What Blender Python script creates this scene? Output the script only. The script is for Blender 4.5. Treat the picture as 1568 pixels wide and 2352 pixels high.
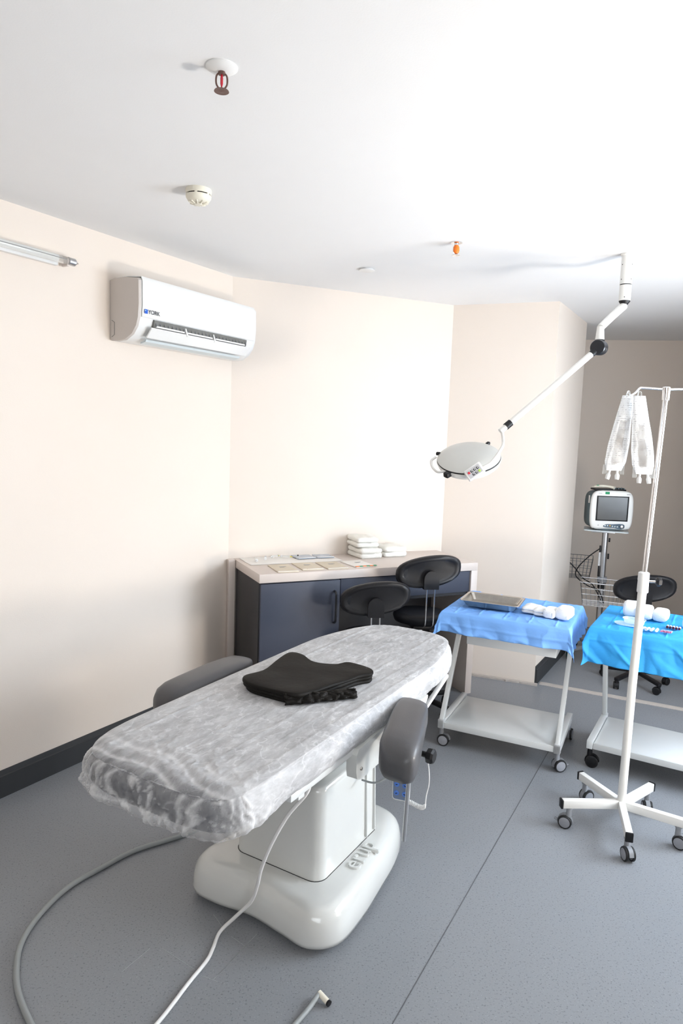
import bpy, bmesh, math, random
from mathutils import Vector, Matrix, noise
from math import sin, cos, pi, radians as R, hypot, atan, atan2
random.seed(7)
for o in list(bpy.data.objects): bpy.data.objects.remove(o)
S = bpy.context.scene
COL = S.collection
# ------------------------------------------------------------ camera
cd = bpy.data.cameras.new('camera'); cam = bpy.data.objects.new('camera', cd); COL.objects.link(cam)
cd.sensor_fit = 'VERTICAL'; cd.sensor_height = 36; cd.lens = 24.0; cd.clip_start = .02
roll = atan(.035); pitch = atan(172*cos(roll)/1568)
F = Vector((0, cos(pitch), -sin(pitch))); RT = Vector((1, 0, 0)); UP = RT.cross(F)
R2 = cos(roll)*RT + sin(roll)*UP; U2 = -sin(roll)*RT + cos(roll)*UP
m = Matrix((R2, U2, -F)).transposed().to_4x4(); m.translation = (0, 0, 1.55); cam.matrix_world = m
S.camera = cam
# ------------------------------------------------------------ light and exposure
S.view_settings.view_transform = 'Standard'; S.view_settings.look = 'None'
S.view_settings.gamma = 1; S.view_settings.use_curve_mapping = False
S.view_settings.exposure = 0.36
wd = bpy.data.worlds.new('world'); S.world = wd; wd.use_nodes = True
wd.node_tree.nodes['Background'].inputs[0].default_value = (.75, .87, 1, 1)
wd.node_tree.nodes['Background'].inputs[1].default_value = 6.0
def area(name, loc, direction, sx, sy, power, color, spread=180):
    l = bpy.data.lights.new(name, 'AREA'); l.shape = 'RECTANGLE'; l.size = sx; l.size_y = sy
    l.energy = power; l.color = color; l.spread = R(spread)
    o = bpy.data.objects.new(name, l); COL.objects.link(o); o.location = loc
    o.rotation_euler = Vector(direction).to_track_quat('-Z', 'Y').to_euler(); return o
# daylight through the window in the right wall, and sunlight bounced up off its sill
area('window_daylight', (2.62, 2.2, 1.35), (-1, .1, -.35), 1.7, 1.0, 66, (.78, .88, 1.0))
area('sun_bounce', (2.15, 1.55, .62), (-1.15, .60, 1.7), .45, .30, 34, (1.0, .93, .84), 160)
area('room_fill', (.1, -1.05, 1.3), (0, 1, -.12), 2.0, 1.3, 30, (.86, .93, 1.0))  # added ambient fill from behind the camera, no window on that side

# ------------------------------------------------------------ materials
MATS = {}
def mat(name, col, rough=.5, metal=0, bump=0, bscale=60, var=0, vscale=8, trans=0, alpha=1, emit=0, coat=0, spec=.5, ior=1.45, detail=4):
    if name in MATS: return MATS[name]
    m = bpy.data.materials.new(name); m.use_nodes = True; nt = m.node_tree; b = nt.nodes['Principled BSDF']
    c = (*col, 1)
    b.inputs['Base Color'].default_value = c; b.inputs['Roughness'].default_value = rough; b.inputs['Metallic'].default_value = metal
    b.inputs['Transmission Weight'].default_value = trans; b.inputs['Alpha'].default_value = alpha; b.inputs['Coat Weight'].default_value = coat
    b.inputs['Specular IOR Level'].default_value = spec; b.inputs['IOR'].default_value = ior
    if emit: b.inputs['Emission Color'].default_value = c; b.inputs['Emission Strength'].default_value = emit
    tc = nt.nodes.new('ShaderNodeTexCoord')
    if bump:
        n = nt.nodes.new('ShaderNodeTexNoise'); n.inputs['Scale'].default_value = bscale; n.inputs['Detail'].default_value = detail
        bp = nt.nodes.new('ShaderNodeBump'); bp.inputs['Strength'].default_value = bump; bp.inputs['Distance'].default_value = .004
        nt.links.new(tc.outputs['Object'], n.inputs['Vector']); nt.links.new(n.outputs['Fac'], bp.inputs['Height']); nt.links.new(bp.outputs['Normal'], b.inputs['Normal'])
    # every surface gets a slight procedural variation in tone
    v = var or .03
    n = nt.nodes.new('ShaderNodeTexNoise'); n.inputs['Scale'].default_value = vscale; n.inputs['Detail'].default_value = 5
    mx = nt.nodes.new('ShaderNodeMix'); mx.data_type = 'RGBA'
    mx.inputs[6].default_value = (*[x*(1-v) for x in col], 1); mx.inputs[7].default_value = (*[min(1, x*(1+v)) for x in col], 1)
    nt.links.new(tc.outputs['Object'], n.inputs['Vector']); nt.links.new(n.outputs['Fac'], mx.inputs[0]); nt.links.new(mx.outputs[2], b.inputs['Base Color'])
    MATS[name] = m; return m
WALL = mat('wall_paint', (.80, .715, .635), .75, bump=.08, bscale=220, var=.012, vscale=1.5)
CEIL = mat('ceiling_paint', (.85, .85, .85), .8, bump=.05, bscale=200, var=.01)
BASEB = mat('charcoal_vinyl', (.035, .037, .040), .55, bump=.05)
CREAM = mat('cream_laminate', (.66, .58, .53), .42, bump=.02, bscale=300)
NAVY = mat('slate_laminate', (.050, .058, .086), .55, bump=.03, bscale=300)
CARC = mat('dark_carcass', (.022, .022, .026), .45)
BLACKP = mat('black_plastic', (.010, .010, .012), .42, spec=.35)
BLKMETAL = mat('black_metal', (.015, .017, .022), .3, coat=.3)
LEATHER = mat('black_vinyl', (.009, .010, .014), .42, bump=.12, bscale=380, spec=.3)
GREYL = mat('grey_vinyl', (.078, .078, .084), .42, bump=.10, bscale=420, coat=.1)
PAD = mat('slate_upholstery', (.045, .05, .065), .5, bump=.1, bscale=300)
WHITEP = mat('white_plastic', (.80, .80, .79), .3, coat=.2)
IVORY = mat('ivory_gelcoat', (.64, .65, .63), .16, coat=.6)
IVORYC = mat('cream_plastic', (.78, .74, .63), .4)
PALEB = mat('pale_metal', (.60, .66, .68), .3)
POWDER = mat('white_powdercoat', (.68, .70, .70), .24, coat=.3, bump=.03, bscale=260)
POWIV = mat('ivory_powdercoat', (.80, .79, .76), .35)
CHROME = mat('chrome', (.75, .75, .76), .12, 1)
STEEL = mat('stainless_steel', (.50, .47, .43), .22, 1, bump=.05, bscale=120, var=.15, vscale=30)
ALU = mat('brushed_aluminium', (.55, .56, .58), .35, 1)
GREYP = mat('grey_plastic', (.26, .27, .29), .4)
GREYW = mat('grey_wheel', (.30, .31, .34), .5)
RUBBER = mat('black_rubber', (.012, .012, .013), .6)
GREENW = mat('green_wheel', (.005, .10, .09), .4)
DRAPE1 = mat('periwinkle_nonwoven', (.19, .42, .88), .7, bump=.25, bscale=70, var=.06, vscale=6)
DRAPE2 = mat('cyan_nonwoven', (.035, .36, .82), .7, bump=.25, bscale=70, var=.06, vscale=6)
COTTON = mat('white_cotton', (.88, .88, .87), .9, bump=.5, bscale=260)
TOWEL = mat('warm_white_towel', (.88, .86, .80), .95, bump=.7, bscale=200)
GOWN = mat('black_nonwoven', (.008, .007, .006), .62, bump=.25, bscale=40, detail=6, spec=.18)
PAPER = mat('sterile_paper', (.66, .58, .46), .7, bump=.2, bscale=50)
PAPERW = mat('white_paper', (.83, .80, .76), .7, bump=.2, bscale=40)
GREYCAB = mat('grey_cable', (.30, .32, .32), .5)
WHITECAB = mat('white_cable', (.80, .80, .79), .4)
CLEAR = mat('clear_plastic', (.93, .96, .97), .08, trans=.9, ior=1.25)
GLASS = mat('lamp_glass', (.95, .95, .93), .06, trans=.85, ior=1.3)
REDG = mat('red_glass', (.55, .01, .03), .15, coat=.5)
BROWNM = mat('brown_bronze', (.16, .095, .08), .4, .6)
ORANGE = mat('orange_plastic', (.95, .22, .02), .4)
REMB = mat('blue_grey_membrane', (.19, .25, .38), .4)
REMBTN = mat('blue_button', (.10, .25, .75), .35)
BLUE = mat('logo_blue', (.01, .10, .55), .4)
INK = mat('dark_ink', (.03, .03, .04), .6)
INKG = mat('grey_ink', (.35, .34, .34), .6)
MONF = mat('monitor_white', (.82, .82, .80), .4)
MONB = mat('monitor_blue_grey', (.11, .165, .19), .45)
SCREEN = mat('dark_screen', (.028, .027, .025), .2)
NAVYB = mat('dark_blue_panel', (.01, .05, .09), .35)
GREENS = mat('green_sticker', (.0, .28, .10), .6)
LAMPD = mat('lamp_dome_grey', (.60, .60, .57), .3, coat=.2)
FIN = mat('fin_grey', (.16, .16, .15), .5)
REDD = mat('dark_red_cap', (.10, .01, .02), .35)

def mat_floor():
    m = bpy.data.materials.new('speckled_vinyl'); m.use_nodes = True; nt = m.node_tree; b = nt.nodes['Principled BSDF']; L = nt.links
    tc = nt.nodes.new('ShaderNodeTexCoord')
    base = (.245, .257, .275)
    def noise_(s, d=3):
        n = nt.nodes.new('ShaderNodeTexNoise'); n.inputs['Scale'].default_value = s; n.inputs['Detail'].default_value = d
        L.new(tc.outputs['Object'], n.inputs['Vector']); return n.outputs['Fac']
    def ramp(src, a, b_):
        r = nt.nodes.new('ShaderNodeMapRange'); r.inputs[1].default_value = a; r.inputs[2].default_value = b_
        L.new(src, r.inputs[0]); return r.outputs[0]
    def mix(f, c1, c2, k=1.0):
        x = nt.nodes.new('ShaderNodeMix'); x.data_type = 'RGBA'
        if k != 1:
            mm = nt.nodes.new('ShaderNodeMath'); mm.operation = 'MULTIPLY'; mm.inputs[1].default_value = k; L.new(f, mm.inputs[0]); f = mm.outputs[0]
        L.new(f, x.inputs[0])
        for i, c in ((6, c1), (7, c2)):
            if isinstance(c, tuple): x.inputs[i].default_value = (*c, 1)
            else: L.new(c, x.inputs[i])
        return x.outputs[2]
    c = mix(noise_(1.3), tuple(x*.95 for x in base), tuple(x*1.05 for x in base))
    c = mix(ramp(noise_(170, 1), .60, .70), c, (.09, .095, .11), .55)
    c = mix(ramp(noise_(230, 1), .66, .74), c, (.42, .43, .45), .5)
    c = mix(ramp(noise_(2.2, 6), .62, .78), c, (.25, .235, .22), .25)
    L.new(c, b.inputs['Base Color']); b.inputs['Roughness'].default_value = .38; b.inputs['Specular IOR Level'].default_value = .4
    bp = nt.nodes.new('ShaderNodeBump'); bp.inputs['Strength'].default_value = .08; bp.inputs['Distance'].default_value = .002
    L.new(noise_(300), bp.inputs['Height']); L.new(bp.outputs[0], b.inputs['Normal'])
    return m
FLOORM = mat_floor()

def mat_sheet():
    m = bpy.data.materials.new('white_nonwoven_sheet'); m.use_nodes = True; nt = m.node_tree; L = nt.links; N = nt.nodes
    b = N['Principled BSDF']; out = N['Material Output']
    b.inputs['Base Color'].default_value = (.86, .86, .87, 1); b.inputs['Roughness'].default_value = .6
    tc = N.new('ShaderNodeTexCoord'); sp = N.new('ShaderNodeSeparateXYZ'); L.new(tc.outputs['Object'], sp.inputs[0])
    mp = N.new('ShaderNodeMapping'); mp.inputs['Scale'].default_value = (1, .35, 1); L.new(tc.outputs['Object'], mp.inputs[0])
    n = N.new('ShaderNodeTexNoise'); n.inputs['Scale'].default_value = 34; n.inputs['Detail'].default_value = 9; n.inputs['Roughness'].default_value = .72
    L.new(mp.outputs[0], n.inputs['Vector'])
    def veins(scale, width, stretch):
        mpp = N.new('ShaderNodeMapping'); mpp.inputs['Scale'].default_value = stretch; L.new(tc.outputs['Object'], mpp.inputs[0])
        v = N.new('ShaderNodeTexNoise'); v.inputs['Scale'].default_value = scale; v.inputs['Detail'].default_value = 3; L.new(mpp.outputs[0], v.inputs['Vector'])
        q = N.new('ShaderNodeMath'); q.operation = 'SUBTRACT'; q.inputs[1].default_value = .5; L.new(v.outputs['Fac'], q.inputs[0])
        q2 = N.new('ShaderNodeMath'); q2.operation = 'ABSOLUTE'; L.new(q.outputs[0], q2.inputs[0])
        q3 = N.new('ShaderNodeMapRange'); q3.inputs[1].default_value = 0; q3.inputs[2].default_value = width; q3.inputs[3].default_value = 1; q3.inputs[4].default_value = 0; L.new(q2.outputs[0], q3.inputs[0]); return q3.outputs[0]
    va = veins(13, .022, (1, .6, 1)); vb_ = veins(30, .03, (1, .45, 1))
    vv = N.new('ShaderNodeMath'); vv.operation = 'MULTIPLY_ADD'; vv.inputs[1].default_value = .55; L.new(vb_, vv.inputs[0]); L.new(va, vv.inputs[2])
    n2 = N.new('ShaderNodeTexNoise'); n2.inputs['Scale'].default_value = 5; n2.inputs['Detail'].default_value = 5; L.new(tc.outputs['Object'], n2.inputs['Vector'])
    # the foot end is stretched to one thin layer, the rest lies in doubled, crumpled layers
    foot = N.new('ShaderNodeMapRange'); foot.inputs[1].default_value = -.74; foot.inputs[2].default_value = -.84; foot.inputs[3].default_value = -.04; foot.inputs[4].default_value = .38
    L.new(sp.outputs[1], foot.inputs[0])
    a1 = N.new('ShaderNodeMath'); a1.operation = 'MULTIPLY_ADD'; a1.inputs[1].default_value = .75; a1.inputs[2].default_value = .03; L.new(n.outputs['Fac'], a1.inputs[0])
    a2 = N.new('ShaderNodeMath'); a2.operation = 'MULTIPLY_ADD'; a2.inputs[1].default_value = .32; L.new(n2.outputs['Fac'], a2.inputs[0]); L.new(a1.outputs[0], a2.inputs[2])
    a4 = N.new('ShaderNodeMath'); a4.operation = 'MULTIPLY_ADD'; a4.inputs[1].default_value = .14; L.new(vv.outputs[0], a4.inputs[0]); L.new(a2.outputs[0], a4.inputs[2]); a2 = a4
    lc = N.new('ShaderNodeAttribute'); lc.attribute_name = 'lace'; fo = N.new('ShaderNodeAttribute'); fo.attribute_name = 'fold'
    lm = N.new('ShaderNodeMath'); lm.operation = 'MULTIPLY'; L.new(vv.outputs[0], lm.inputs[0]); L.new(lc.outputs['Fac'], lm.inputs[1]); L.new(lm.outputs[0], a4.inputs[0])
    a5 = N.new('ShaderNodeMath'); a5.operation = 'MULTIPLY_ADD'; a5.inputs[1].default_value = .45; L.new(fo.outputs['Fac'], a5.inputs[0]); L.new(a4.outputs[0], a5.inputs[2])
    a3 = N.new('ShaderNodeMath'); a3.operation = 'SUBTRACT'; a3.use_clamp = True; L.new(a5.outputs[0], a3.inputs[0]); L.new(foot.outputs[0], a3.inputs[1])
    tr = N.new('ShaderNodeBsdfTransparent'); tl = N.new('ShaderNodeBsdfTranslucent'); tl.inputs[0].default_value = (.9, .9, .92, 1)
    mm = N.new('ShaderNodeMixShader'); mm.inputs[0].default_value = .12; L.new(b.outputs[0], mm.inputs[1]); L.new(tl.outputs[0], mm.inputs[2])
    ms = N.new('ShaderNodeMixShader'); L.new(a3.outputs[0], ms.inputs[0]); L.new(tr.outputs[0], ms.inputs[1]); L.new(mm.outputs[0], ms.inputs[2])
    bp = N.new('ShaderNodeBump'); bp.inputs['Strength'].default_value = .35; bp.inputs['Distance'].default_value = .006
    L.new(a4.outputs[0], bp.inputs['Height']); L.new(bp.outputs[0], b.inputs['Normal'])
    L.new(ms.outputs[0], out.inputs[0]); return m
SHEETM = mat_sheet()

def mat_bag():
    m = bpy.data.materials.new('infusion_bag_film'); m.use_nodes = True; nt = m.node_tree; L = nt.links; N = nt.nodes
    b = N['Principled BSDF']; out = N['Material Output']; b.inputs['Base Color'].default_value = (.93, .94, .95, 1); b.inputs['Roughness'].default_value = .12
    tc = N.new('ShaderNodeTexCoord')
    w = N.new('ShaderNodeTexWave'); w.bands_direction = 'Z'; w.inputs['Scale'].default_value = 38; w.inputs['Distortion'].default_value = .4; L.new(tc.outputs['Object'], w.inputs['Vector'])
    n = N.new('ShaderNodeTexNoise'); n.inputs['Scale'].default_value = 150; L.new(tc.outputs['Object'], n.inputs['Vector'])
    ml = N.new('ShaderNodeMath'); ml.operation = 'MULTIPLY'; L.new(w.outputs['Fac'], ml.inputs[0]); L.new(n.outputs['Fac'], ml.inputs[1])
    rr = N.new('ShaderNodeMapRange'); rr.inputs[1].default_value = .48; rr.inputs[2].default_value = .56; rr.inputs[3].default_value = 0; rr.inputs[4].default_value = .6; L.new(ml.outputs[0], rr.inputs[0])
    mx = N.new('ShaderNodeMix'); mx.data_type = 'RGBA'; mx.inputs[6].default_value = (.93, .94, .95, 1); mx.inputs[7].default_value = (.12, .12, .14, 1)
    L.new(rr.outputs[0], mx.inputs[0]); L.new(mx.outputs[2], b.inputs['Base Color'])
    lw = N.new('ShaderNodeTexNoise'); lw.inputs['Scale'].default_value = 14; L.new(tc.outputs['Object'], lw.inputs['Vector'])
    r2 = N.new('ShaderNodeMapRange'); r2.inputs[1].default_value = .38; r2.inputs[2].default_value = .62; r2.inputs[3].default_value = .25; r2.inputs[4].default_value = .95; L.new(lw.outputs['Fac'], r2.inputs[0])
    tr = N.new('ShaderNodeBsdfTransparent'); ms = N.new('ShaderNodeMixShader'); 
    at = N.new('ShaderNodeAttribute'); at.attribute_name = 'weld'
    r2.inputs[3].default_value = .12; r2.inputs[4].default_value = .42
    mx2 = N.new('ShaderNodeMath'); mx2.operation = 'MAXIMUM'; L.new(r2.outputs[0], mx2.inputs[0])
    wl = N.new('ShaderNodeMath'); wl.operation = 'MULTIPLY'; wl.inputs[1].default_value = .8; L.new(at.outputs['Fac'], wl.inputs[0]); L.new(wl.outputs[0], mx2.inputs[1])
    L.new(mx2.outputs[0], ms.inputs[0]); L.new(tr.outputs[0], ms.inputs[1]); L.new(b.outputs[0], ms.inputs[2]); L.new(ms.outputs[0], out.inputs[0])
    bp = N.new('ShaderNodeBump'); bp.inputs['Strength'].default_value = .6; bp.inputs['Distance'].default_value = .01; L.new(lw.outputs['Fac'], bp.inputs['Height']); L.new(bp.outputs[0], b.inputs['Normal'])
    return m
BAGM = mat_bag()

# ------------------------------------------------------------ mesh helpers
class MB:
    def __init__(s): s.bm = bmesh.new(); s.M = Matrix.Identity(4)
    def _add(s, vs, fs):
        bv = [s.bm.verts.new(s.M @ Vector(v)) for v in vs]
        for f in fs:
            try: s.bm.faces.new([bv[i] for i in f])
            except ValueError: pass
        return bv
    def box(s, c, d, bev=0, rot=None, seg=2):
        r = bmesh.ops.create_cube(s.bm, size=1)['verts']
        T = Matrix.Translation(c) @ (rot.to_4x4() if rot else Matrix.Identity(4)) @ Matrix.Diagonal((*d, 1))
        bmesh.ops.transform(s.bm, matrix=T, verts=r)
        if bev:
            es = list({e for v in r for e in v.link_edges})
            nv = bmesh.ops.bevel(s.bm, geom=es, offset=bev, segments=seg, profile=.5, affect='EDGES')['verts']
            r = list({v for v in nv} | {v for v in r if v.is_valid})
        bmesh.ops.transform(s.bm, matrix=s.M, verts=[v for v in r if v.is_valid]); return s
    def b2(s, lo, hi, bev=0):
        return s.box([(a+b)/2 for a, b in zip(lo, hi)], [abs(b-a) for a, b in zip(lo, hi)], bev)
    def tube(s, pts, r, n=10, caps=True, flat=None):
        pts = [Vector(p) for p in pts]; rr = r if isinstance(r, (list, tuple)) else [r]*len(pts)
        vs = []; fs = []; prev = None
        for i, p in enumerate(pts):
            t = (pts[min(i+1, len(pts)-1)]-pts[max(i-1, 0)]).normalized()
            if prev is None:
                a = Vector((0, 0, 1)) if abs(t.z) < .9 else Vector((1, 0, 0)); u = t.cross(a).normalized()
            else: u = (prev - t*prev.dot(t)).normalized()
            prev = u; w = t.cross(u)
            for k in range(n):
                an = 2*pi*k/n; fa = flat or 1
                vs.append(p + rr[i]*(cos(an)*u + sin(an)*w*fa))
        for i in range(len(pts)-1):
            for k in range(n): fs.append((i*n+k, i*n+(k+1) % n, (i+1)*n+(k+1) % n, (i+1)*n+k))
        if caps: fs.append(tuple(reversed(range(n)))); fs.append(tuple(range((len(pts)-1)*n, len(pts)*n)))
        s._add(vs, fs); return s
    def cyl(s, a, b, r0, r1=None, n=20): return s.tube([a, b], [r0, r0 if r1 is None else r1], n)
    def bar(s, a, b, w, h, bev=.002, up=(0, 0, 1)):   # rectangular bar from a to b
        a = Vector(a); b = Vector(b); t = (b-a); L = t.length; t.normalize()
        u = Vector(up).cross(t).normalized(); v = t.cross(u)
        rot = Matrix((t, u, v)).transposed(); return s.box((a+b)/2, (L, w, h), bev, rot)
    def lathe(s, prof, n=28, c=(0, 0, 0), rot=None):
        c = Vector(c); vs = []; fs = []
        for r, z in prof:
            for k in range(n):
                v = Vector((max(r, 1e-5)*cos(2*pi*k/n), max(r, 1e-5)*sin(2*pi*k/n), z)); vs.append(c+(rot @ v if rot else v))
        for i in range(len(prof)-1):
            for k in range(n): fs.append((i*n+k, i*n+(k+1) % n, (i+1)*n+(k+1) % n, (i+1)*n+k))
        s._add(vs, fs); return s
    def prism(s, poly, z0, z1, bev=0):
        n = len(poly); vs = [(x, y, z0) for x, y in poly]+[(x, y, z1) for x, y in poly]
        fs = [tuple(reversed(range(n))), tuple(range(n, 2*n))]+[(i, (i+1) % n, n+(i+1) % n, n+i) for i in range(n)]
        bv = s._add(vs, fs)
        if bev:
            es = [e for e in {e for v in bv for e in v.link_edges} if len(e.link_faces) == 2 and e.calc_face_angle(0) > .7]
            bmesh.ops.bevel(s.bm, geom=es, offset=bev, segments=2, profile=.5, affect='EDGES')
        return s
    def loft(s, rings, cap=True):
        n = len(rings[0]); vs = [v for r in rings for v in r]; fs = []
        for i in range(len(rings)-1):
            for k in range(n): fs.append((i*n+k, i*n+(k+1) % n, (i+1)*n+(k+1) % n, (i+1)*n+k))
        if cap: fs.append(tuple(reversed(range(n)))); fs.append(tuple(range((len(rings)-1)*n, len(rings)*n)))
        s._add(vs, fs); return s
    def grid(s, nu, nv, f):
        vs = [f(i/(nu-1), j/(nv-1)) for j in range(nv) for i in range(nu)]
        fs = [(j*nu+i, j*nu+i+1, (j+1)*nu+i+1, (j+1)*nu+i) for j in range(nv-1) for i in range(nu-1)]
        s._add(vs, fs); return s
    def build(s, name, m, parent=None, loc=None, sharp=38, recalc=True):
        me = bpy.data.meshes.new(name)
        if recalc: bmesh.ops.recalc_face_normals(s.bm, faces=s.bm.faces)
        s.bm.to_mesh(me); s.bm.free()
        me.polygons.foreach_set('use_smooth', [True]*len(me.polygons)); me.set_sharp_from_angle(angle=R(sharp))
        me.materials.append(m); o = bpy.data.objects.new(name, me); COL.objects.link(o)
        if parent: o.parent = parent
        if loc: o.location = loc
        return o
def empty(name, loc, rz=0, label=None, cat=None, group=None):
    o = bpy.data.objects.new(name, None); COL.objects.link(o); o.location = loc; o.rotation_euler = (0, 0, rz); o.empty_display_size = .05
    return tag(o, label, cat, group)
def tag(o, label=None, cat=None, group=None, kind=None):
    if label: o['label'] = label
    if cat: o['category'] = cat
    if group: o['group'] = group
    if kind: o['kind'] = kind
    return o
def struct(o): o['kind'] = 'structure'; return o
def text(name, s, size, ext, m, parent, M):
    cu = bpy.data.curves.new(name, 'FONT'); cu.body = s; cu.size = size; cu.extrude = ext; cu.align_x = 'CENTER'; cu.align_y = 'CENTER'
    t = bpy.data.objects.new(name, cu); COL.objects.link(t); dg = bpy.context.evaluated_depsgraph_get()
    me = bpy.data.meshes.new_from_object(t.evaluated_get(dg)); bpy.data.objects.remove(t); bpy.data.curves.remove(cu)
    me.name = name; me.materials.clear(); me.materials.append(m); me.transform(M)
    o = bpy.data.objects.new(name, me); COL.objects.link(o); o.parent = parent; return o
def spline(pts, n=8):
    P = [Vector(p) for p in pts]; out = []
    for i in range(len(P)-1):
        p0 = P[max(i-1, 0)]; p1 = P[i]; p2 = P[i+1]; p3 = P[min(i+2, len(P)-1)]
        for k in range(n):
            t = k/n; out.append(.5*((2*p1)+(p2-p0)*t+(2*p0-5*p1+4*p2-p3)*t*t+(3*p1-p0-3*p2+p3)*t**3))
    out.append(P[-1]); return out
def closed(pts, n=8):
    P = [Vector(p) for p in pts]; N = len(P); out = []
    for i in range(N):
        p0, p1, p2, p3 = P[i-1], P[i], P[(i+1) % N], P[(i+2) % N]
        for k in range(n):
            t = k/n; out.append(.5*((2*p1)+(p2-p0)*t+(2*p0-5*p1+4*p2-p3)*t*t+(3*p1-p0-3*p2+p3)*t**3))
    return out
def fb(x, y, z=0, s=1): return noise.noise(Vector((x*s, y*s, z*s+3.1)))
def sup(cx, cy, cz, hx, hz, e=2.6, n=24, axis='y'):  # superellipse ring, plane normal to y
    out = []
    for k in range(n):
        a = 2*pi*k/n; c = cos(a); s_ = sin(a)
        x = hx*abs(c)**(2/e)*(1 if c >= 0 else -1); z = hz*abs(s_)**(2/e)*(1 if s_ >= 0 else -1)
        out.append((cx+x, cy, cz+z))
    return out
def puffy(mb, outline, z0, z1, rnd, rings=7, amp=0, sc=20, crown=0, seed=0, flatbot=True):
    """closed soft slab: outline (closed list of 2-vectors), rounded edges, noisy top"""
    n = len(outline); c = sum((Vector((p[0], p[1])) for p in outline), Vector((0, 0)))/n
    h = z1-z0; R_ = []; prof = []
    for k in range(7):
        a = -pi/2+pi*k/6; prof.append((-(rnd)*(1-cos(a)), z0+h/2+(h/2)*sin(a)))
    vs = []; fs = []
    def ring(off, z, s=1, nz=0):
        for i, p in enumerate(outline):
            p = Vector((p[0], p[1])); t = (Vector(outline[(i+1) % n][:2])-Vector(outline[i-1][:2])).normalized(); nr = Vector((t.y, -t.x))
            q = p+nr*off; q = c+(q-c)*s
            d = amp*fb(q.x+seed, q.y, z*.5, sc) if nz else 0
            dx = amp*.6*fb(q.x+5+seed, q.y, z*2, sc)
            vs.append((q.x+dx, q.y+dx*.7, z+d+(crown*(1-s*s) if nz else 0)))
    for k, (o_, z) in enumerate(prof): ring(o_, z, 1, k > 3)
    for j in range(1, rings+1): ring(-rnd, z1, 1-j/(rings+.001), 1)
    m_ = len(prof)+rings
    for i in range(m_-1):
        for k in range(n): fs.append((i*n+k, i*n+(k+1) % n, (i+1)*n+(k+1) % n, (i+1)*n+k))
    fs.append(tuple(reversed(range(n)))); fs.append(tuple(range((m_-1)*n, m_*n)))
    mb._add(vs, fs); return mb
def ccw(pts):
    a = sum(pts[i-1][0]*pts[i][1]-pts[i][0]*pts[i-1][1] for i in range(len(pts))); return pts if a > 0 else pts[::-1]
def rrect(hx, hy, r, n=6, cx=0, cy=0):
    out = []
    for sx, sy, a0 in ((1, 1, 0), (-1, 1, 90), (-1, -1, 180), (1, -1, 270)):
        for k in range(n+1):
            a = R(a0+90*k/n); out.append((cx+sx*(hx-r)+r*cos(a), cy+sy*(hy-r)+r*sin(a)))
    return out
def dense(poly, step):
    out = []
    for i in range(len(poly)):
        a = Vector(poly[i]); b = Vector(poly[(i+1) % len(poly)]); k = max(1, int((b-a).length/step))
        for j in range(k): out.append(tuple(a.lerp(b, j/k)))
    return out

def caster(parent, loc, r=.028, ang=0, style='grey', brake=False, top=None):
    """swivel twin-wheel caster as part > wheels"""
    top = top or 2*r+.018
    hous, disc, tyre = {'grey': (GREYP, GREYW, RUBBER), 'black': (BLACKP, BLACKP, RUBBER), 'green': (BLACKP, GREENW, RUBBER)}[style]
    Mr = Matrix.Translation(loc) @ Matrix.Rotation(ang, 4, 'Z')
    b = MB(); b.M = Mr; off = .012
    w = r*.36
    # hood: arc shell over the wheels
    rings = []
    for k in range(9):
        a = R(-15+190*k/8); ro, ri = r*1.12, r*.75
        c_, s_ = cos(a), sin(a)
        rings.append([(-off+ro*c_, -w*.9, r+ro*s_), (-off+ro*c_, w*.9, r+ro*s_), (-off+ri*c_, w*.5, r+ri*s_), (-off+ri*c_, -w*.5, r+ri*s_)])
    b.loft(rings); b.cyl((0, 0, 1.85*r), (0, 0, top-.004), r*.42, r*.36, 14); b.cyl((0, 0, top-.006), (0, 0, top), r*.5, None, 14)
    b.cyl((-off, -w*.9, r), (-off, w*.9, r), r*.25, None, 10)
    if brake: b.box((-off-r*1.25, 0, r*.95), (r*.7, w*1.6, r*.22), .002, Matrix.Rotation(R(25), 3, 'Y'))
    h = b.build('caster', hous, parent)
    for sgn in (-1, 1):
        t = MB(); t.M = Mr; rot = Matrix.Rotation(R(90)*-sgn, 3, 'X')
        t.lathe([(r*.80, 0), (r*.97, .0), (r, w*.25), (r, w*.75), (r*.93, w), (r*.80, w*1.02), (r*.80, 0)], 24, (-off, sgn*w*.95, r), rot)
        tt = t.build('tyre', tyre, h)
        t = MB(); t.M = Mr
        t.lathe([(0, 0), (r*.80, 0), (r*.80, w*.96), (r*.5, w*1.12), (0, w*1.15)], 24, (-off, sgn*w*.95, r), rot); t.build('wheel', disc, h)
    return h

# ============================================================ ROOM
ZC = 2.42
LW = Vector((-.651, 3.93)); dl = Vector((cos(R(58.8)), sin(R(58.8))))
A0 = LW - dl*5.6                          # left wall start, behind the camera
B1 = Vector((.677, 4.523)); C1 = Vector((1.288, 4.287)); C2 = Vector((1.705, 4.998))
dr = Vector((cos(R(59)), sin(R(59))))
W0 = Vector((2.66, 2.2)) - dr*3.9         # right wall start
K1 = Vector((2.148, 5.746)); kd = Vector((cos(R(-10)), sin(R(-10))))
rec = K1 - kd*1.0                          # rear wall left end (hidden recess)
dn = Vector((2.66, 2.2)); t_ = ((K1-dn).cross(kd))/(dr.cross(kd)); RW = dn+dr*t_
def wall(name, a, b, m, th=.1, z0=0, z1=ZC, side=1):
    a = Vector(a); b = Vector(b); t = (b-a).normalized(); n = Vector((-t.y, t.x))*th*side
    return struct(MB().prism(ccw([tuple(a), tuple(b), tuple(b+n), tuple(a+n)]), z0, z1).build(name, m))
wall('wall_left', A0, LW+dl*.0, WALL)
wall('wall_back', LW, B1, WALL)
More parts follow.
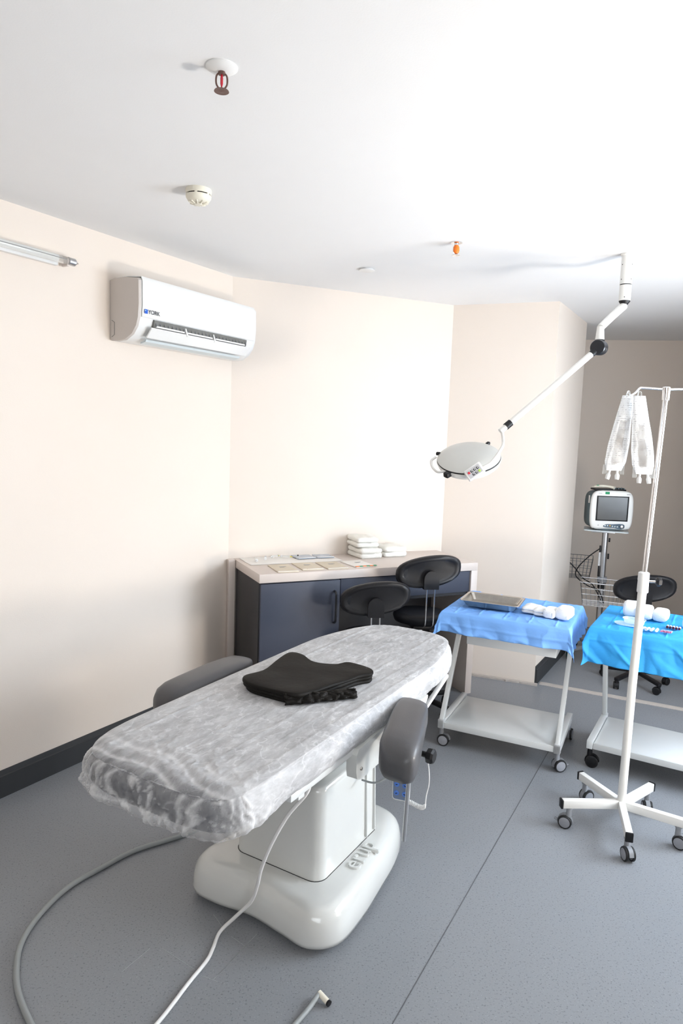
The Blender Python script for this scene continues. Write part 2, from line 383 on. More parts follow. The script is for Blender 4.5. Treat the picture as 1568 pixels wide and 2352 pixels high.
# column / pilaster between desk niche and rear recess
struct(MB().prism(ccw([tuple(B1), tuple(C1), tuple(C2), (C2.x-.85, C2.y+.08), (B1.x-.1, B1.y+.2)]), 0, ZC).build('wall_column', WALL))
wall('wall_rear', rec, RW, WALL)
q1 = Vector((C2.x-.1, C2.y+.05)); wall('wall_recess', q1, rec+Vector((.0, 0)), WALL, .08)
wall('wall_front', A0, W0, WALL, side=-1)
# right wall with the window opening
wn0 = dn - dr*.95; wn1 = dn+dr*.95
def rseg(name, a, b, z0, z1): return wall(name, a, b, WALL, .12, z0, z1, -1)
rw = rseg('wall_right', W0, wn0, 0, ZC)
for a, b, z0, z1 in ((wn1, RW, 0, ZC), (wn0, wn1, 0, .8), (wn0, wn1, 2.1, ZC)):
    o = rseg('wall_right', a, b, z0, z1)
# unseen wall stub, added in line with the floor strip to shade the rear recess
wall('wall_light_blocker', (2.50, 3.762), (3.52, 3.27), WALL, .09)
# window frame + glass
wf = MB(); rot = Matrix.Rotation(R(59), 3, 'Z'); nrm = Vector((dr.y, -dr.x))*.06
def wp(t, z): p = dn+dr*t+nrm; return (p.x, p.y, z)
for z in (.83, 2.07): wf.box(wp(0, z), (1.9, .06, .06), .004, rot)
for t in (-.92, 0, .92): wf.box(wp(t, 1.45), (.06, .06, 1.24), .004, rot)
wfo = struct(wf.build('window_1', WHITEP))
g = MB(); g.box(wp(0, 1.45), (1.8, .006, 1.2), 0, rot); g.build('pane', GLASS, wfo)
poly = ccw([tuple(p) for p in (A0-dl*.2, LW, B1, (C2.x-1.1, C2.y+1.3), rec+Vector((-.3, .4)), RW+Vector((.2, .3)), W0+Vector((.2, -.2)))])
floor = struct(MB().prism([(-4.6, -3.2), (4.8, -3.2), (4.8, 6.8), (-4.6, 6.8)], -.05, 0).build('floor', FLOORM))
struct(MB().prism([(-4.6, -3.2), (4.8, -3.2), (4.8, 6.8), (-4.6, 6.8)], ZC, ZC+.05).build('ceiling', CEIL))
# baseboards
nl = Vector((dl.y, -dl.x))
def baseb(name, a, b, n, h=.115, m=BASEB):
    mb = MB(); a = Vector(a); b = Vector(b)
    mb.loft([[(*(p+n*.0), .0), (*(p+n*.014), .0), (*(p+n*.014), h*.8), (*(p+n*.009), h*.83), (*(p+n*.005), h), (*(p), h)] for p in (a, b)])
    return struct(mb.build(name, m, sharp=20))
baseb('baseboard_left', A0+dl*.5, LW-dl*.02, nl)
cd_ = (C2-C1).normalized(); baseb('baseboard_column', C1, C2, Vector((cd_.y, -cd_.x)), .12)
bd = (B1-LW).normalized(); baseb('baseboard_back', LW+bd*.02, B1, Vector((bd.y, -bd.x)), .11)
# raw strip where a partition wall used to stand, and the ragged bottom of the column
st = [(1.26, 4.33), (1.40, 4.33)]
def ragged(name, a, b, w, z, m, parent=None, seedv=0, jag=.006):
    a = Vector(a); b = Vector(b); t = (b-a).normalized(); n = Vector((-t.y, t.x)); N = 60; L_ = (b-a).length
    up = []; lo = []
    for i in range(N+1):
        p = a+t*L_*i/N; up.append(tuple(p+n*(w/2+jag*fb(i*.5, seedv)))); lo.append(tuple(p-n*(w/2+jag*fb(i*.5, seedv+9))))
    return MB().prism(ccw(up+lo[::-1]), 0, z).build(name, m, parent)
SCREED = mat('worn_screed', (.50, .45, .41), .8, bump=.3, bscale=60, var=.12, vscale=20)
struct(ragged('trim_1', (1.33, 4.31), (3.3, 3.35), .055, .003, SCREED))
struct(ragged('trim_2', (.72, 4.488), (1.30, 4.262), .022, .012, SCREED, jag=.008))
SEAM = mat('floor_seam', (.10, .105, .115), .5)
MB().tube([(.04, 1.40, -.0008), (1.312, 3.718, -.0008)], .0022, 6).build('seam', SEAM, floor)
SCR = mat('chalk_scratch', (.36, .37, .39), .8)
def fl(px, py):   # scratches measured on the floor
    d = F+R2*((px-784)/1568)-U2*((py-1176)/1568); k = -1.55/d.z; return (d.x*k, d.y*k)
for a, b in (((490, 2100), (518, 2140)), ((530, 2150), (565, 2175)), ((590, 2145), (500, 2240)), ((575, 2160), (490, 2250)), ((372, 2178), (448, 2228)), ((280, 2232), (345, 2178)), ((460, 2240), (500, 2255))):
    ragged('scratch', fl(*a), fl(*b), .0016, .0004, SCR, floor, a[0], .0006)

# ============================================================ AIR CONDITIONER
ac = empty('air_conditioner', (*(Vector((-1.085, 3.213))+nl*.001), 1.95), R(58.8), 'white wall-mounted split air conditioner with open louvre, high on the left wall', 'air conditioner')
# local: x along wall, -y out of the wall, z up ; length .80 height .27 depth .20
LA = .80
prof = [(0, .005), (-.05, 0.0), (-.10, .004), (-.145, .028), (-.172, .062), (-.185, .10), (-.190, .16), (-.188, .262), (-.178, .272), (-.10, .282), (-.03, .283), (0, .275)]
def acring(x, s=1.0): return [(x, -.0+y*s, .14+(z-.14)*s) for y, z in prof]
MB().loft([acring(.0), acring(LA)]).build('casing', WHITEP, ac, sharp=30)
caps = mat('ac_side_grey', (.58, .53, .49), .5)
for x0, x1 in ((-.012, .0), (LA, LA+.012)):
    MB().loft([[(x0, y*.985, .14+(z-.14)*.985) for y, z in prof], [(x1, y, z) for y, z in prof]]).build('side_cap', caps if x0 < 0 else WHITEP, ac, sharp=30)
MB().tube([(-.0125, -.012, .02), (-.0125, -.03, .03), (-.0125, -.03, .085), (-.0125, -.012, .095)], .0012, 6).build('conduit_cover', FIN, ac)
# front panel
fp = [(-.1915, .105), (-.196, .16), (-.1945, .262), (-.185, .279), (-.10, .287), (-.02, .287)]
MB().loft([[(x, y, z) for y, z in fp]+[(x, y*.985, z-.003) for y, z in fp[::-1]] for x in (.004, LA-.004)]).build('front_panel', WHITEP, ac, sharp=30)
# outlet recess
MB().loft([[(x, -.195, .098), (x, -.1905, .070), (x, -.162, .030), (x, -.155, .034), (x, -.186, .1)] for x in (.075, LA-.07)]).build('outlet', FIN, ac)
for k in range(26):
    x = .085+k*(LA-.165)/25; MB().box((x, -.190, .083), (.002, .012, .026), 0, Matrix.Rotation(R(-18), 3, 'X')).build('fin', GREYP, ac)
for x in (.275, .47): MB().box((x, -.192, .074), (.010, .016, .048), .002, Matrix.Rotation(R(-22), 3, 'X')).build('louvre_bracket', WHITEP, ac)
for x0, x1 in ((.085, .262), (.285, .458), (.482, LA-.09)):
    MB().b2((x0, -.2, .066), (x1, -.186, .074), .002).build('louvre', WHITEP, ac)
fl_ = MB(); fl_.loft([[(x, -.2, .062), (x, -.203, .056), (x, -.172, .018), (x, -.166, .020)] for x in (.05, LA-.05)]); fl_.build('flap', WHITEP, ac)
fl_ = MB(); fl_.loft([[(x, -.158, .012), (x, -.152, .002), (x, -.12, -.006), (x, -.12, .002)] for x in (.06, LA-.08)]); fl_.build('lower_flap', PALEB, ac)
Mt = Matrix.Translation((.070, -.1975, .128)) @ Matrix.Rotation(R(92), 4, 'X')
text('lettering', 'YORK', .026, .0004, INK, ac, Mt)
MB().box((.022, -.1978, .128), (.018, .001, .019), .0004, Matrix.Rotation(R(2), 3, 'X')).build('logo_square', BLUE, ac)
MB().prism([(.014, -.1985), (.022, -.1985), (.022, -.1983), (.014, -.1983)], .130, .137).build('logo_corner', mat('logo_light', (.35, .6, .85), .5), ac)

# ============================================================ GERMICIDAL TUBE on left wall
t0 = Vector((-1.39, 2.71)); tl_ = empty('wall_tube_lamp', (*(LW-dl*1.075+nl*.001), 2.245), R(58.8), 'clear glass tube lamp with metal end cap high on the left wall', 'lamp')
MB().cyl((-.9, -.045, 0), (-.01, -.045, 0), .0155, None, 20).build('glass_tube', GLASS, tl_)
MB().b2((-.95, -.022, -.022), (-.06, -.0, .022), .003).build('reflector_channel', WHITEP, tl_)
MB().cyl((-.03, -.045, 0), (.0, -.045, 0), .0165, .0165, 20).build('end_cap', ALU, tl_)
MB().lathe([(0, 0), (.012, 0), (.010, .008), (.004, .012), (.0025, .02), (0, .02)], 14, (0, -.045, 0), Matrix.Rotation(R(90), 3, 'Y')).build('contact_pin', CHROME, tl_)
MB().box((-.032, -.03, -.006), (.012, .04, .03), .002).build('holder', CREAM, tl_)
MB().tube([(-.9, -.045, .004), (-.04, -.045, .004)], .0012, 6).build('filament', GREYP, tl_)

# ============================================================ CEILING FITTINGS
def sprinkler(loc, label, orange=False):
    e = empty('ceiling_sprinkler', loc, R(10), label, 'sprinkler')
    if not orange: MB().lathe([(0, 0), (.038, 0), (.038, -.003), (.030, -.008), (.018, -.012), (0, -.012)], 36).build('escutcheon', WHITEP, e)
    else: MB().lathe([(0, 0), (.026, 0), (.026, -.003), (.016, -.006), (0, -.006)], 30).build('escutcheon', CHROME, e)
    MB().cyl((0, 0, 0), (0, 0, -.018), .010, .008, 14).build('body', BROWNM if not orange else CHROME, e)
    f = MB()
    for s_ in (-1, 1): f.tube(spline([(s_*.006, 0, -.014), (s_*.0125, 0, -.022), (s_*.0125, 0, -.040), (s_*.004, 0, -.052)], 5), .0022, 8)
    f.build('frame_arm', BROWNM if not orange else CHROME, e)
    if orange: MB().lathe([(0, -.012), (.009, -.012), (.0145, -.022), (.0150, -.036), (.010, -.047), (0, -.048)], 10).build('protective_cap', ORANGE, e)
    else: MB().lathe([(0, -.016), (.002, -.017), (.0034, -.026), (.0034, -.038), (.0015, -.046), (0, -.047)], 12).build('glass_bulb', REDG, e)
    d = MB(); d.lathe([(0, -.050), (.010, -.051), (.017, -.054), (.018, -.056), (.010, -.0555), (0, -.057)], 24); d.build('deflector', BROWNM if not orange else CHROME, e)
sprinkler((-.323, 1.738, ZC), 'brown ceiling sprinkler with red glass bulb and round white plate')
sprinkler((.465, 3.123, ZC), 'small ceiling sprinkler wearing an orange protective cap', True)
sd = empty('smoke_detector', (-.556, 2.575, ZC), R(20), 'cream domed smoke detector with dark slots on the ceiling', 'smoke detector')
MB().lathe([(0, 0), (.046, 0), (.047, -.006), (.045, -.018), (0, -.018)], 40).build('base', IVORYC, sd)
MB().lathe([(0, -.018), (.041, -.018), (.041, -.0225), (0, -.0225)], 40).build('slot_band', BLACKP, sd)
for k in range(6):
    a0 = R(60*k+4); MB().loft([[(.0405*cos(a0+R(j)), .0405*sin(a0+R(j)), -.017), (.046*cos(a0+R(j)), .046*sin(a0+R(j)), -.017), (.046*cos(a0+R(j)), .046*sin(a0+R(j)), -.0235), (.0405*cos(a0+R(j)), .0405*sin(a0+R(j)), -.0235)] for j in (0, 6, 12)]).build('slot_rib', IVORYC, sd)
MB().lathe([(0, -.0225), (.046, -.0225), (.045, -.030), (.037, -.042), (.026, -.048), (0, -.049)], 40).build('dome', IVORYC, sd)
for k in range(10):
    a0 = R(36*k); MB().bar((.016*cos(a0), .016*sin(a0), -.052), (.034*cos(a0), .034*sin(a0), -.046), .003, .004, .0005).build('vent_rib', IVORYC, sd)
MB().lathe([(0, -.049), (.015, -.049), (.014, -.054), (0, -.055)], 20).build('cap', IVORYC, sd)
cdv = empty('ceiling_disc', (.087, 3.655, ZC), 0, 'flat round white cover disc on the ceiling above the desk', 'cover plate')
MB().lathe([(0, 0), (.033, 0), (.033, -.006), (0, -.006)], 36).build('rim', WHITEP, cdv)
MB().lathe([(0, -.006), (.041, -.0062), (.041, -.0085), (.038, -.0095), (0, -.0095)], 40).build('plate', WHITEP, cdv)

# ============================================================ SURGICAL LAMP
sl = empty('surgical_lamp', (1.256, 3.206, ZC), 0, 'white ceiling-mounted examination lamp with jointed arm and round head', 'surgical lamp')
def rel(p): return Vector(p)-Vector((1.256, 3.206, ZC))
z1 = 2.272-ZC; z2 = 2.205-ZC
MB().lathe([(0, 0), (.031, 0), (.031, -.006), (.0265, -.010), (.0265, -.135), (0, -.135)], 30).build('ceiling_tube', POWIV, sl)
MB().cyl((0, 0, -.135), (0, 0, -.139), .0245, None, 24).build('tube_gasket', BLACKP, sl)
MB().cyl((0, 0, -.139), (0, 0, -.208), .0255, .0255, 30).build('lower_tube', POWIV, sl)
for a, z in ((200, -.05), (200, -.115), (300, -.05), (300, -.115), (245, -.195)):
    aa = R(a); MB().cyl((.024*cos(aa), .024*sin(aa), z), (.0275*cos(aa), .0275*sin(aa), z), .0022, None, 8).build('screw', BLACKP, sl)
MB().lathe([(0, -.208), (.025, -.208), (.024, -.212), (.017, -.222), (.005, -.235), (0, -.236)], 24).build('pivot_cap', BLACKP, sl)
J1 = rel((1.256, 3.206, 2.195)); J2 = rel((1.118, 3.10, 2.072)); J3 = rel((1.118, 3.10, 1.985)); J4 = rel((.700, 3.0, 1.618))
MB().tube([J1+Vector((-.002, 0, -.006)), J1.lerp(J2, .5), J2], [.0175, .017, .016], 20).build('upper_arm', POWIV, sl)
y_ = MB(); y_.tube([J2+Vector((0, 0, .004)), J2.lerp(J3, .4), J3+Vector((0, 0, .03))], [.015, .018, .020], 18); y_.build('yoke', POWIV, sl)
MB().cyl(J3+Vector((0, 0, .034)), J3+Vector((0, 0, .012)), .021, .022, 20).build('yoke_collar', BLACKP, sl)
kd_ = Vector((-.60, -.80, -.06)).normalized()
k = MB(); rotk = kd_.to_track_quat('Z', 'Y').to_matrix()
k.lathe([(0, -.030), (.028, -.030), (.033, -.024), (.033, -.004), (.031, -.001), (.034, .002), (.034, .022), (.031, .027), (0, .028)], 36, J3, rotk)
k.build('friction_joint', BLKMETAL, sl)
ad = (J4-J3).normalized()
MB().cyl(J3+ad*.03, J3+ad*.05, .017, .014, 16).build('arm_socket', BLACKP, sl)
MB().tube([J3+ad*.045, J4-ad*.03], .0135, 20).build('main_arm', POWIV, sl)
MB().cyl(J4-ad*.032, J4-ad*.002, .0155, .0155, 20).build('arm_collar', BLACKP, sl)
MB().cyl(J4-ad*.002, J4+ad*.030, .0125, .0125, 20).build('arm_tip', POWIV, sl)
# head
HC = rel((.548, 3.0, 1.482)); HR = Matrix.Rotation(R(-11), 3, 'Y') @ Matrix.Rotation(R(27), 3, 'X')
HM = Matrix.Translation(HC) @ HR.to_4x4()
def hm(): b = MB(); b.M = HM; return b
rH = .140
b = hm(); b.lathe([(0, .030), (.06, .027), (.11, .016), (rH-.008, .004), (rH-.003, 0), (0, 0)], 56); b.build('back_cover', LAMPD, sl)
b = hm(); b.lathe([(0, 0), (rH-.004, 0), (rH-.002, -.004), (rH-.004, -.007), (0, -.007)], 56); b.build('seal_ring', BLACKP, sl)
b = hm(); b.lathe([(0, -.007), (rH-.001, -.007), (rH, -.012), (rH-.006, -.028), (.115, -.045), (.09, -.052), (0, -.052)], 56); b.build('bowl', POWIV, sl)
b = hm(); b.lathe([(0, -.052), (.088, -.052), (.085, -.056), (0, -.058)], 40); b.build('lens', GLASS, sl)
b = hm(); b.tube(spline([(-.118, -.066, -.012), (-.150, -.062, -.012), (-.164, -.02, -.01), (-.160, .03, -.006), (-.136, .05, -.002)], 6), .0055, 10); b.build('side_handle', POWIV, sl)
b = hm(); b.box((-.112, -.092, -.014), (.030, .026, .022), .004, Matrix.Rotation(R(35), 3, 'Z')); b.build('clip', BLACKP, sl)
for a in (150, 40): b = hm(); b.box((rH*cos(R(a)), rH*sin(R(a)), .002), (.018, .014, .012), .002, Matrix.Rotation(R(a), 3, 'Z')); b.build('clip', BLACKP, sl)
# swing bracket from arm tip round the front to the control box
BX = rel((.552, 2.872, 1.425))
MB().tube(spline([J4+ad*.02, J4+Vector((-.012, -.03, -.07)), rel((.660, 2.90, 1.515)), rel((.615, 2.865, 1.462)), BX+Vector((.018, -.004, .014))], 7), [.0085]*28+[.011], 12, flat=.8).build('bracket', POWIV, sl)
Mb = Matrix.Translation(BX) @ (Matrix.Rotation(R(-36), 3, 'Y') @ Matrix.Rotation(R(-14), 3, 'X')).to_4x4()
b = MB(); b.M = Mb; b.box((0, 0, 0), (.078, .030, .050), .004); b.build('control_box', WHITEP, sl)
b = MB(); b.M = Mb; b.box((-.001, -.0155, 0), (.062, .001, .037), 0); b.build('control_face', mat('face_grey', (.48, .48, .50), .5), sl)
for k_, (x, z) in enumerate([(-.024, .006), (-.010, .006), (.004, .006), (.018, .006), (-.010, -.009), (.004, -.009), (.018, -.009)]):
    mm_ = REDG if k_ == 0 else (mat('lime', (.45, .65, .1), .5) if k_ == 6 else INK)
    b = MB(); b.M = Mb; b.box((x, -.0166, z), (.0095, .001, .0095), .0002); h_ = b.build('button', mm_, sl)
    if 0 < k_ < 6: b = MB(); b.M = Mb; b.box((x+.001, -.0174, z+.001), (.004, .0006, .004), 0); b.build('symbol', WHITEP, h_)

# ============================================================ DESK
DX = R(25.1); desk = empty('desk', (-.415, 3.502, 0), DX, 'long desk with cream worktop and cream end panels against the back wall', 'desk')
LD, DD, HD = 1.385, .515, .822
MB().b2((0, 0, HD-.047), (LD, DD, HD), .0015).build('worktop', CREAM, desk)
MB().b2((LD-.045, .0, 0), (LD, DD, HD-.0475), .0015).build('end_panel', CREAM, desk)
MB().b2((-.042, DD-.075, 0), (-.002, DD, HD-.0), .0015).build('rear_post', CREAM, desk)
MB().b2((.475, .012, HD-.178), (LD-.047, .03, HD-.052), .001).build('apron_drawer', NAVY, desk)
MB().b2((.475, .03, HD-.2), (LD-.047, .38, HD-.182), .0).build('drawer_box', CARC, desk)
MB().b2((.475, DD-.09, .0), (LD-.047, DD-.075, HD-.048), .0).build('underdesk_shade', CARC, desk)  # dark board added to stand for the shade beneath the worktop
cab = empty('cabinet', (-.415, 3.502, 0), DX, 'slate blue cabinet with one handled door under the left of the worktop', 'cabinet')
MB().b2((.003, .018, .0), (.468, DD-.08, HD-.049), .001).build('carcass', CARC, cab)
dr_ = MB().b2((.008, -.003, .06), (.465, .016, HD-.053), .0015).build('door', NAVY, cab)
hx = .432; hz = .62
b = MB(); b.tube(spline([(hx, -.002, hz-.088), (hx, -.022, hz-.082), (hx, -.027, hz-.05), (hx, -.027, hz+.05), (hx, -.022, hz+.082), (hx, -.002, hz+.088)], 6), .0062, 10); b.build('handle', BLKMETAL, dr_)
b = MB(); b.lathe([(0, 0), (.0105, 0), (.0105, .004), (.006, .006), (0, .006)], 18, (hx-.012, -.003, .43), Matrix.Rotation(R(90), 3, 'X')); b.build('lock', STEEL, dr_)
b = MB(); b.box((hx-.012, -.0095, .43), (.0016, .001, .008)); b.build('keyhole', BLACKP, dr_)
MB().b2((.008, .03, .0), (.465, .06, .055), 0).build('plinth', CARC, cab)

# ---- things on the desk; local desk coords -> world
def dk(x, y, z=0): c_, s_ = cos(DX), sin(DX); return (-.415+x*c_-y*s_, 3.502+x*s_+y*c_, HD+z)
sh = empty('paper_sheet', dk(.30, .360), DX, 'white paper sheet lying open under syringes on the desk', 'paper')
b = MB(); b.grid(40, 20, lambda u, v: (-.27+.57*u-.0*v, -.105+.235*v+.012*fb(u*3, v, 0), .0016+.0025*abs(fb(u, v, 0, 6)))); o = b.build('sheet', PAPERW, sh)
sl2 = o.modifiers.new('s', 'SOLIDIFY'); sl2.thickness = .0006
def pouch(x, y, rz, w, d, label, m_=PAPER, z=.0, strip=None, group='flat sterile pouches on the desk', ink=True):
    e = empty('sterile_pouch', dk(x, y, z), DX+R(rz), label, 'pouch', group)
    pl = dense(rrect(w/2, d/2, .003, 2), .02)
    b = MB(); puffy(b, ccw(pl), 0, .006, .003, 5, .0025, 22, .003, seed=x*9); b.build('envelope', m_, e)
    b = MB(); b.b2((-w/2+.002, -d/2+.002, .0058), (w/2-.002, -d/2+.010, .0075), .0004); b.build('seal_edge', PAPERW, e)
    if ink:
        for k in range(3): MB().b2((-.02, .01-k*.008, .0105), (.022-k*.008, .0125-k*.008, .0112)).build('print_line', INKG, e)
    if strip:
        for k in range(6): MB().b2((-w/2+w*k/6, -d/2-.002, .006), (-w/2+w*(k+1)/6, -d/2+.014, .0082)).build('edge_stripe', ORANGE if k % 2 == 0 else GREENS, e)
    return e
pouch(.172, .118, -3, .120, .205, 'leftmost tan paper pouch at the desk front edge')
pouch(.325, .140, -3, .125, .205, 'tan paper pouch second from left at the desk front edge')
pouch(.470, .130, -2, .125, .205, 'tan paper pouch third from left, beside the striped one', z=.0)
pouch(.640, .135, 4, .135, .19, 'white pouch with orange and green striped edge on the desk', PAPERW, strip=True)
pouch(.405, .400, 2, .120, .11, 'grey-blue film pouch on the paper sheet, nearer the cabinet end', mat('film_grey', (.42, .46, .52), .25), z=.005, ink=False)
pouch(.530, .395, -3, .11, .10, 'grey-blue film pouch on the paper sheet, nearer the towels', mat('film_grey', (.42, .46, .52), .25), z=.005, ink=False)
def syringe(x, y, rz, cap, label, grp='small syringes and ampoules on the desk paper'):
    e = empty('syringe', dk(x, y, .0135), DX+R(rz), label, 'syringe', grp)
    MB().cyl((-.03, 0, 0), (.02, 0, 0), .006, None, 14).build('barrel', CLEAR, e)
    MB().cyl((.02, 0, 0), (.034, 0, 0), .0035, .002, 12).build('cap', cap, e)
    MB().cyl((-.045, 0, 0), (-.03, 0, 0), .003, None, 10).build('plunger', WHITEP, e)
    MB().cyl((-.032, 0, 0), (-.030, 0, 0), .009, None, 14).build('flange', WHITEP, e)
YEL = mat('yellow_plastic', (.85, .75, .08), .4)
syringe(.095, .36, 80, WHITEP, 'clear syringe with white cap at the left end of the desk paper')
syringe(.165, .40, 70, BLUE, 'clear syringe with blue cap on the desk paper')
syringe(.240, .43, 25, YEL, 'yellow-capped syringe left of the yellow-hubbed one beside it')
syringe(.300, .405, -30, YEL, 'yellow-hubbed syringe lying slanted, rightmost of the yellow pair')
vb = empty('vial', dk(.345, .34, .008), DX, 'tiny vial with dark stopper on the desk paper', 'vial')
MB().cyl((0, 0, 0), (0, 0, .018), .006, None, 14).build('bottle', CLEAR, vb); MB().cyl((0, 0, .018), (0, 0, .025), .0045, None, 12).build('stopper', BLACKP, vb)

def folded(e, w, d, h, layers, m_, seed=0, name='fold'):
    for k in range(layers):
        z0 = h*k/layers; z1_ = h*(k+1)/layers
        pl = dense(rrect(w/2*(1-.02*k), d/2*(1-.01*k), .018, 3, .003*fb(k, seed, 0, 3), .004*fb(k+4, seed, 0, 3)), .012)
        b = MB(); puffy(b, ccw(pl), z0-.001, z1_, (z1_-z0)*.5, 6, .007, 26, .005, seed=seed+k); b.build(name, m_, e)
tw = [((.80, .37), 2, .155, .19, .062, 1, 'white folded towel at the bottom of the tall stack'),
      ((.79, .385), -3, .15, .18, .060, 1, 'white folded towel on top of the tall stack'),
      ((.985, .38), -2, .16, .17, .062, 1, 'white folded towel lying alone right of the stack')]
for i, ((x, y), rz, w, d, h, ly, lab) in enumerate(tw):
    e = empty('folded_towel', dk(x, y, .066 if i == 1 else 0), DX+R(rz), lab, 'towel', 'folded white towels on the desk'); folded(e, w, d, h, 2, TOWEL, i*7)

# ============================================================ STOOLS
def stool(loc, rz, zb, label, seat_z, seen_base=True):
    """operator stool; local -y is the side of the backrest (towards the camera)"""
    e = empty('operator_stool', (*loc, 0), rz, label, 'stool', 'black operator stools')
    W_, H_ = .185, .088
    # backrest: oval cushion + moulded back shell
    def oval(sx, sz, y, sk=.0, n=40): return [(sx*cos(2*pi*k/n)*(1+.0*k), y+.028*(cos(2*pi*k/n))**2, zb+sz*(abs(sin(2*pi*k/n))**.74)*(1 if sin(2*pi*k/n) >= 0 else -1)+sk*cos(2*pi*k/n)*sx) for k in range(n)]
    b = MB(); b.loft([oval(W_*.80, H_*.74, .058, .12), oval(W_*.94, H_*.93, .050, .12), oval(W_, H_, .030, .12), oval(W_, H_, .018, .12), oval(W_*.975, H_*.965, .008, .12)]); b.build('backrest', LEATHER, e, sharp=60)
    b = MB(); b.loft([oval(W_*.97, H_*.955, .010, .12), oval(W_*.95, H_*.93, .0, .12), oval(W_*.88, H_*.80, -.004, .12), oval(W_*.80, H_*.72, -.001, .12), oval(W_*.75, H_*.66, .0, .12)]); b.build('back_shell', BLACKP, e, sharp=60)
    b = MB(); b.loft([[(.042*cos(pi*k/12), y, zb-.035+.045*sin(pi*k/12)) for k in range(13)]+[(-.042, y, zb-.092), (.042, y, zb-.092)] for y in (-.018, .01)]); b.build('rod_housing', BLACKP, e, sharp=50)
    for s_ in (-1, 1):
        b = MB(); b.tube(spline([(s_*.022, -.006, zb-.085), (s_*.022, -.006, seat_z+.05), (s_*.022, .0, seat_z-.03), (s_*.022, .05, seat_z-.055), (s_*.022, .13, seat_z-.060)], 6), .0045, 10); b.build('back_rod', CHROME, e)
    b = MB(); b.lathe([(0, -.055), (.12, -.055), (.150, -.045), (.158, -.02), (.152, -.002), (.115, .006), (0, .008)], 44, (0, .16, seat_z)); b.build('seat', LEATHER, e, sharp=60)
    b = MB(); b.box((0, .15, seat_z-.068), (.14, .18, .02), .004); b.build('mechanism', BLACKP, e)
    MB().cyl((0, .16, .11), (0, .16, seat_z-.075), .014, None, 16).build('gas_column', CHROME, e)
    MB().cyl((0, .16, .06), (0, .16, .27), .025, .022, 18).build('column_sleeve', BLACKP, e)
    for k in range(5):
        a = R(72*k+18); d_ = Vector((cos(a), sin(a), 0))
        MB().bar(Vector((0, .16, .085))+d_*.02, Vector((0, .16, .066))+d_*.22, .030, .022, .004).build('base_leg', BLACKP, e)
        caster(e, (d_.x*.212, .16+d_.y*.212, 0), .024, a+.6, 'black', top=.06)
    return e
stool((.195, 3.457), R(4), .722, 'black low-back stool nearer the cabinet door, partly behind the bed head', .50)
stool((.50, 3.66), R(10), .835, 'black stool with its backrest above the desk edge, nearest the cream end panel', .575)
stool((1.925, 4.22), R(-18), .665, 'black stool standing behind the cyan draped trolley', .47)

# ============================================================ TREATMENT BED
BA = R(-30.5); bed = empty('treatment_bed', (0, 2.30, 0), BA, 'powered treatment bed on a moulded ivory pedestal with grey armrests', 'treatment bed')
def bw(x, y, z): c_, s_ = cos(BA), sin(BA); return (x*c_-y*s_, 2.30+x*s_+y*c_, z)
# pedestal foot
bo = closed([(-.345, -.30, 0), (-.30, -.375, 0), (-.20, -.385, 0), (-.07, -.368, 0), (.05, -.380, 0), (.16, -.388, 0), (.232, -.32, 0), (.238, -.18, 0), (.222, -.03, 0), (.198, .14, 0), (.15, .27, 0), (.05, .315, 0), (-.06, .30, 0), (-.17, .315, 0), (-.28, .27, 0), (-.31, .15, 0), (-.30, .0, 0), (-.325, -.15, 0)], 6)
cb = Vector((-.05, -.03, 0))
def brng(sc_, z, dz=0): return [(cb.x+(p.x-cb.x)*sc_, cb.y+(p.y-cb.y)*sc_, z) for p in bo]
def inset(d, z):
    n = len(bo); out = []
    for i, p in enumerate(bo):
        t = (bo[(i+1) % n]-bo[i-1]).normalized(); nr = Vector((t.y, -t.x, 0)); q = p-nr*d; out.append((q.x, q.y, z))
    return out
b = MB(); b.loft([inset(.012, .022), inset(.003, .026), inset(0, .04), inset(.004, .075), inset(.010, .100), inset(.020, .118), inset(.032, .1300), inset(.044, .1365), inset(.056, .1395), inset(.07, .1405)]); b.build('pedestal_foot', IVORY, bed, sharp=60)
for x, y in ((-.25, -.30), (.14, -.31), (.10, .22), (-.22, .22)): MB().cyl((x, y, 0), (x, y, .03), .022, None, 16).build('levelling_foot', BLACKP, bed)
def colring(s_, z, cx=-.055, cy=-.055): return [(cx+x*s_, cy+y*s_, z) for x, y in rrect(.175, .205, .045, 6)]
b = MB(); b.loft([colring(1.008, .125), colring(1.008, .1415)]); b.build('column_gap', BLACKP, bed)
b = MB(); b.loft([colring(1.0, .12), colring(.99, .20), colring(.955, .38), colring(.945, .425), colring(.925, .442), colring(.88, .448)]); b.build('column_cover', IVORY, bed, sharp=50)
b = MB(); b.loft([[(-.055+x, -.055+y, z) for x, y in rrect(.125*s_, .15*s_, .02, 4)] for s_, z in ((1, .44), (1, .535))]); b.build('inner_column', PALEB, bed)
b = MB(); b.loft([[(-.055+x, -.055+y, z) for x, y in rrect(.128, .153, .02, 4)] for z in (.449, .455)]); b.build('column_wiper', BLACKP, bed)
for z in (.16,):
    for y in (.04, .10): b = MB(); b.bar((.123, y, .15), (.112, y-.002, .42), .012, .006, .002, up=(0, 1, 0)); b.build('cover_rib', IVORY, bed)
Mtx = Matrix.Translation((.152, -.052, .1415)) @ Matrix.Rotation(R(95), 4, 'Z')
text('raised_lettering', 'erup', .088, .0055, IVORY, bed, Mtx)
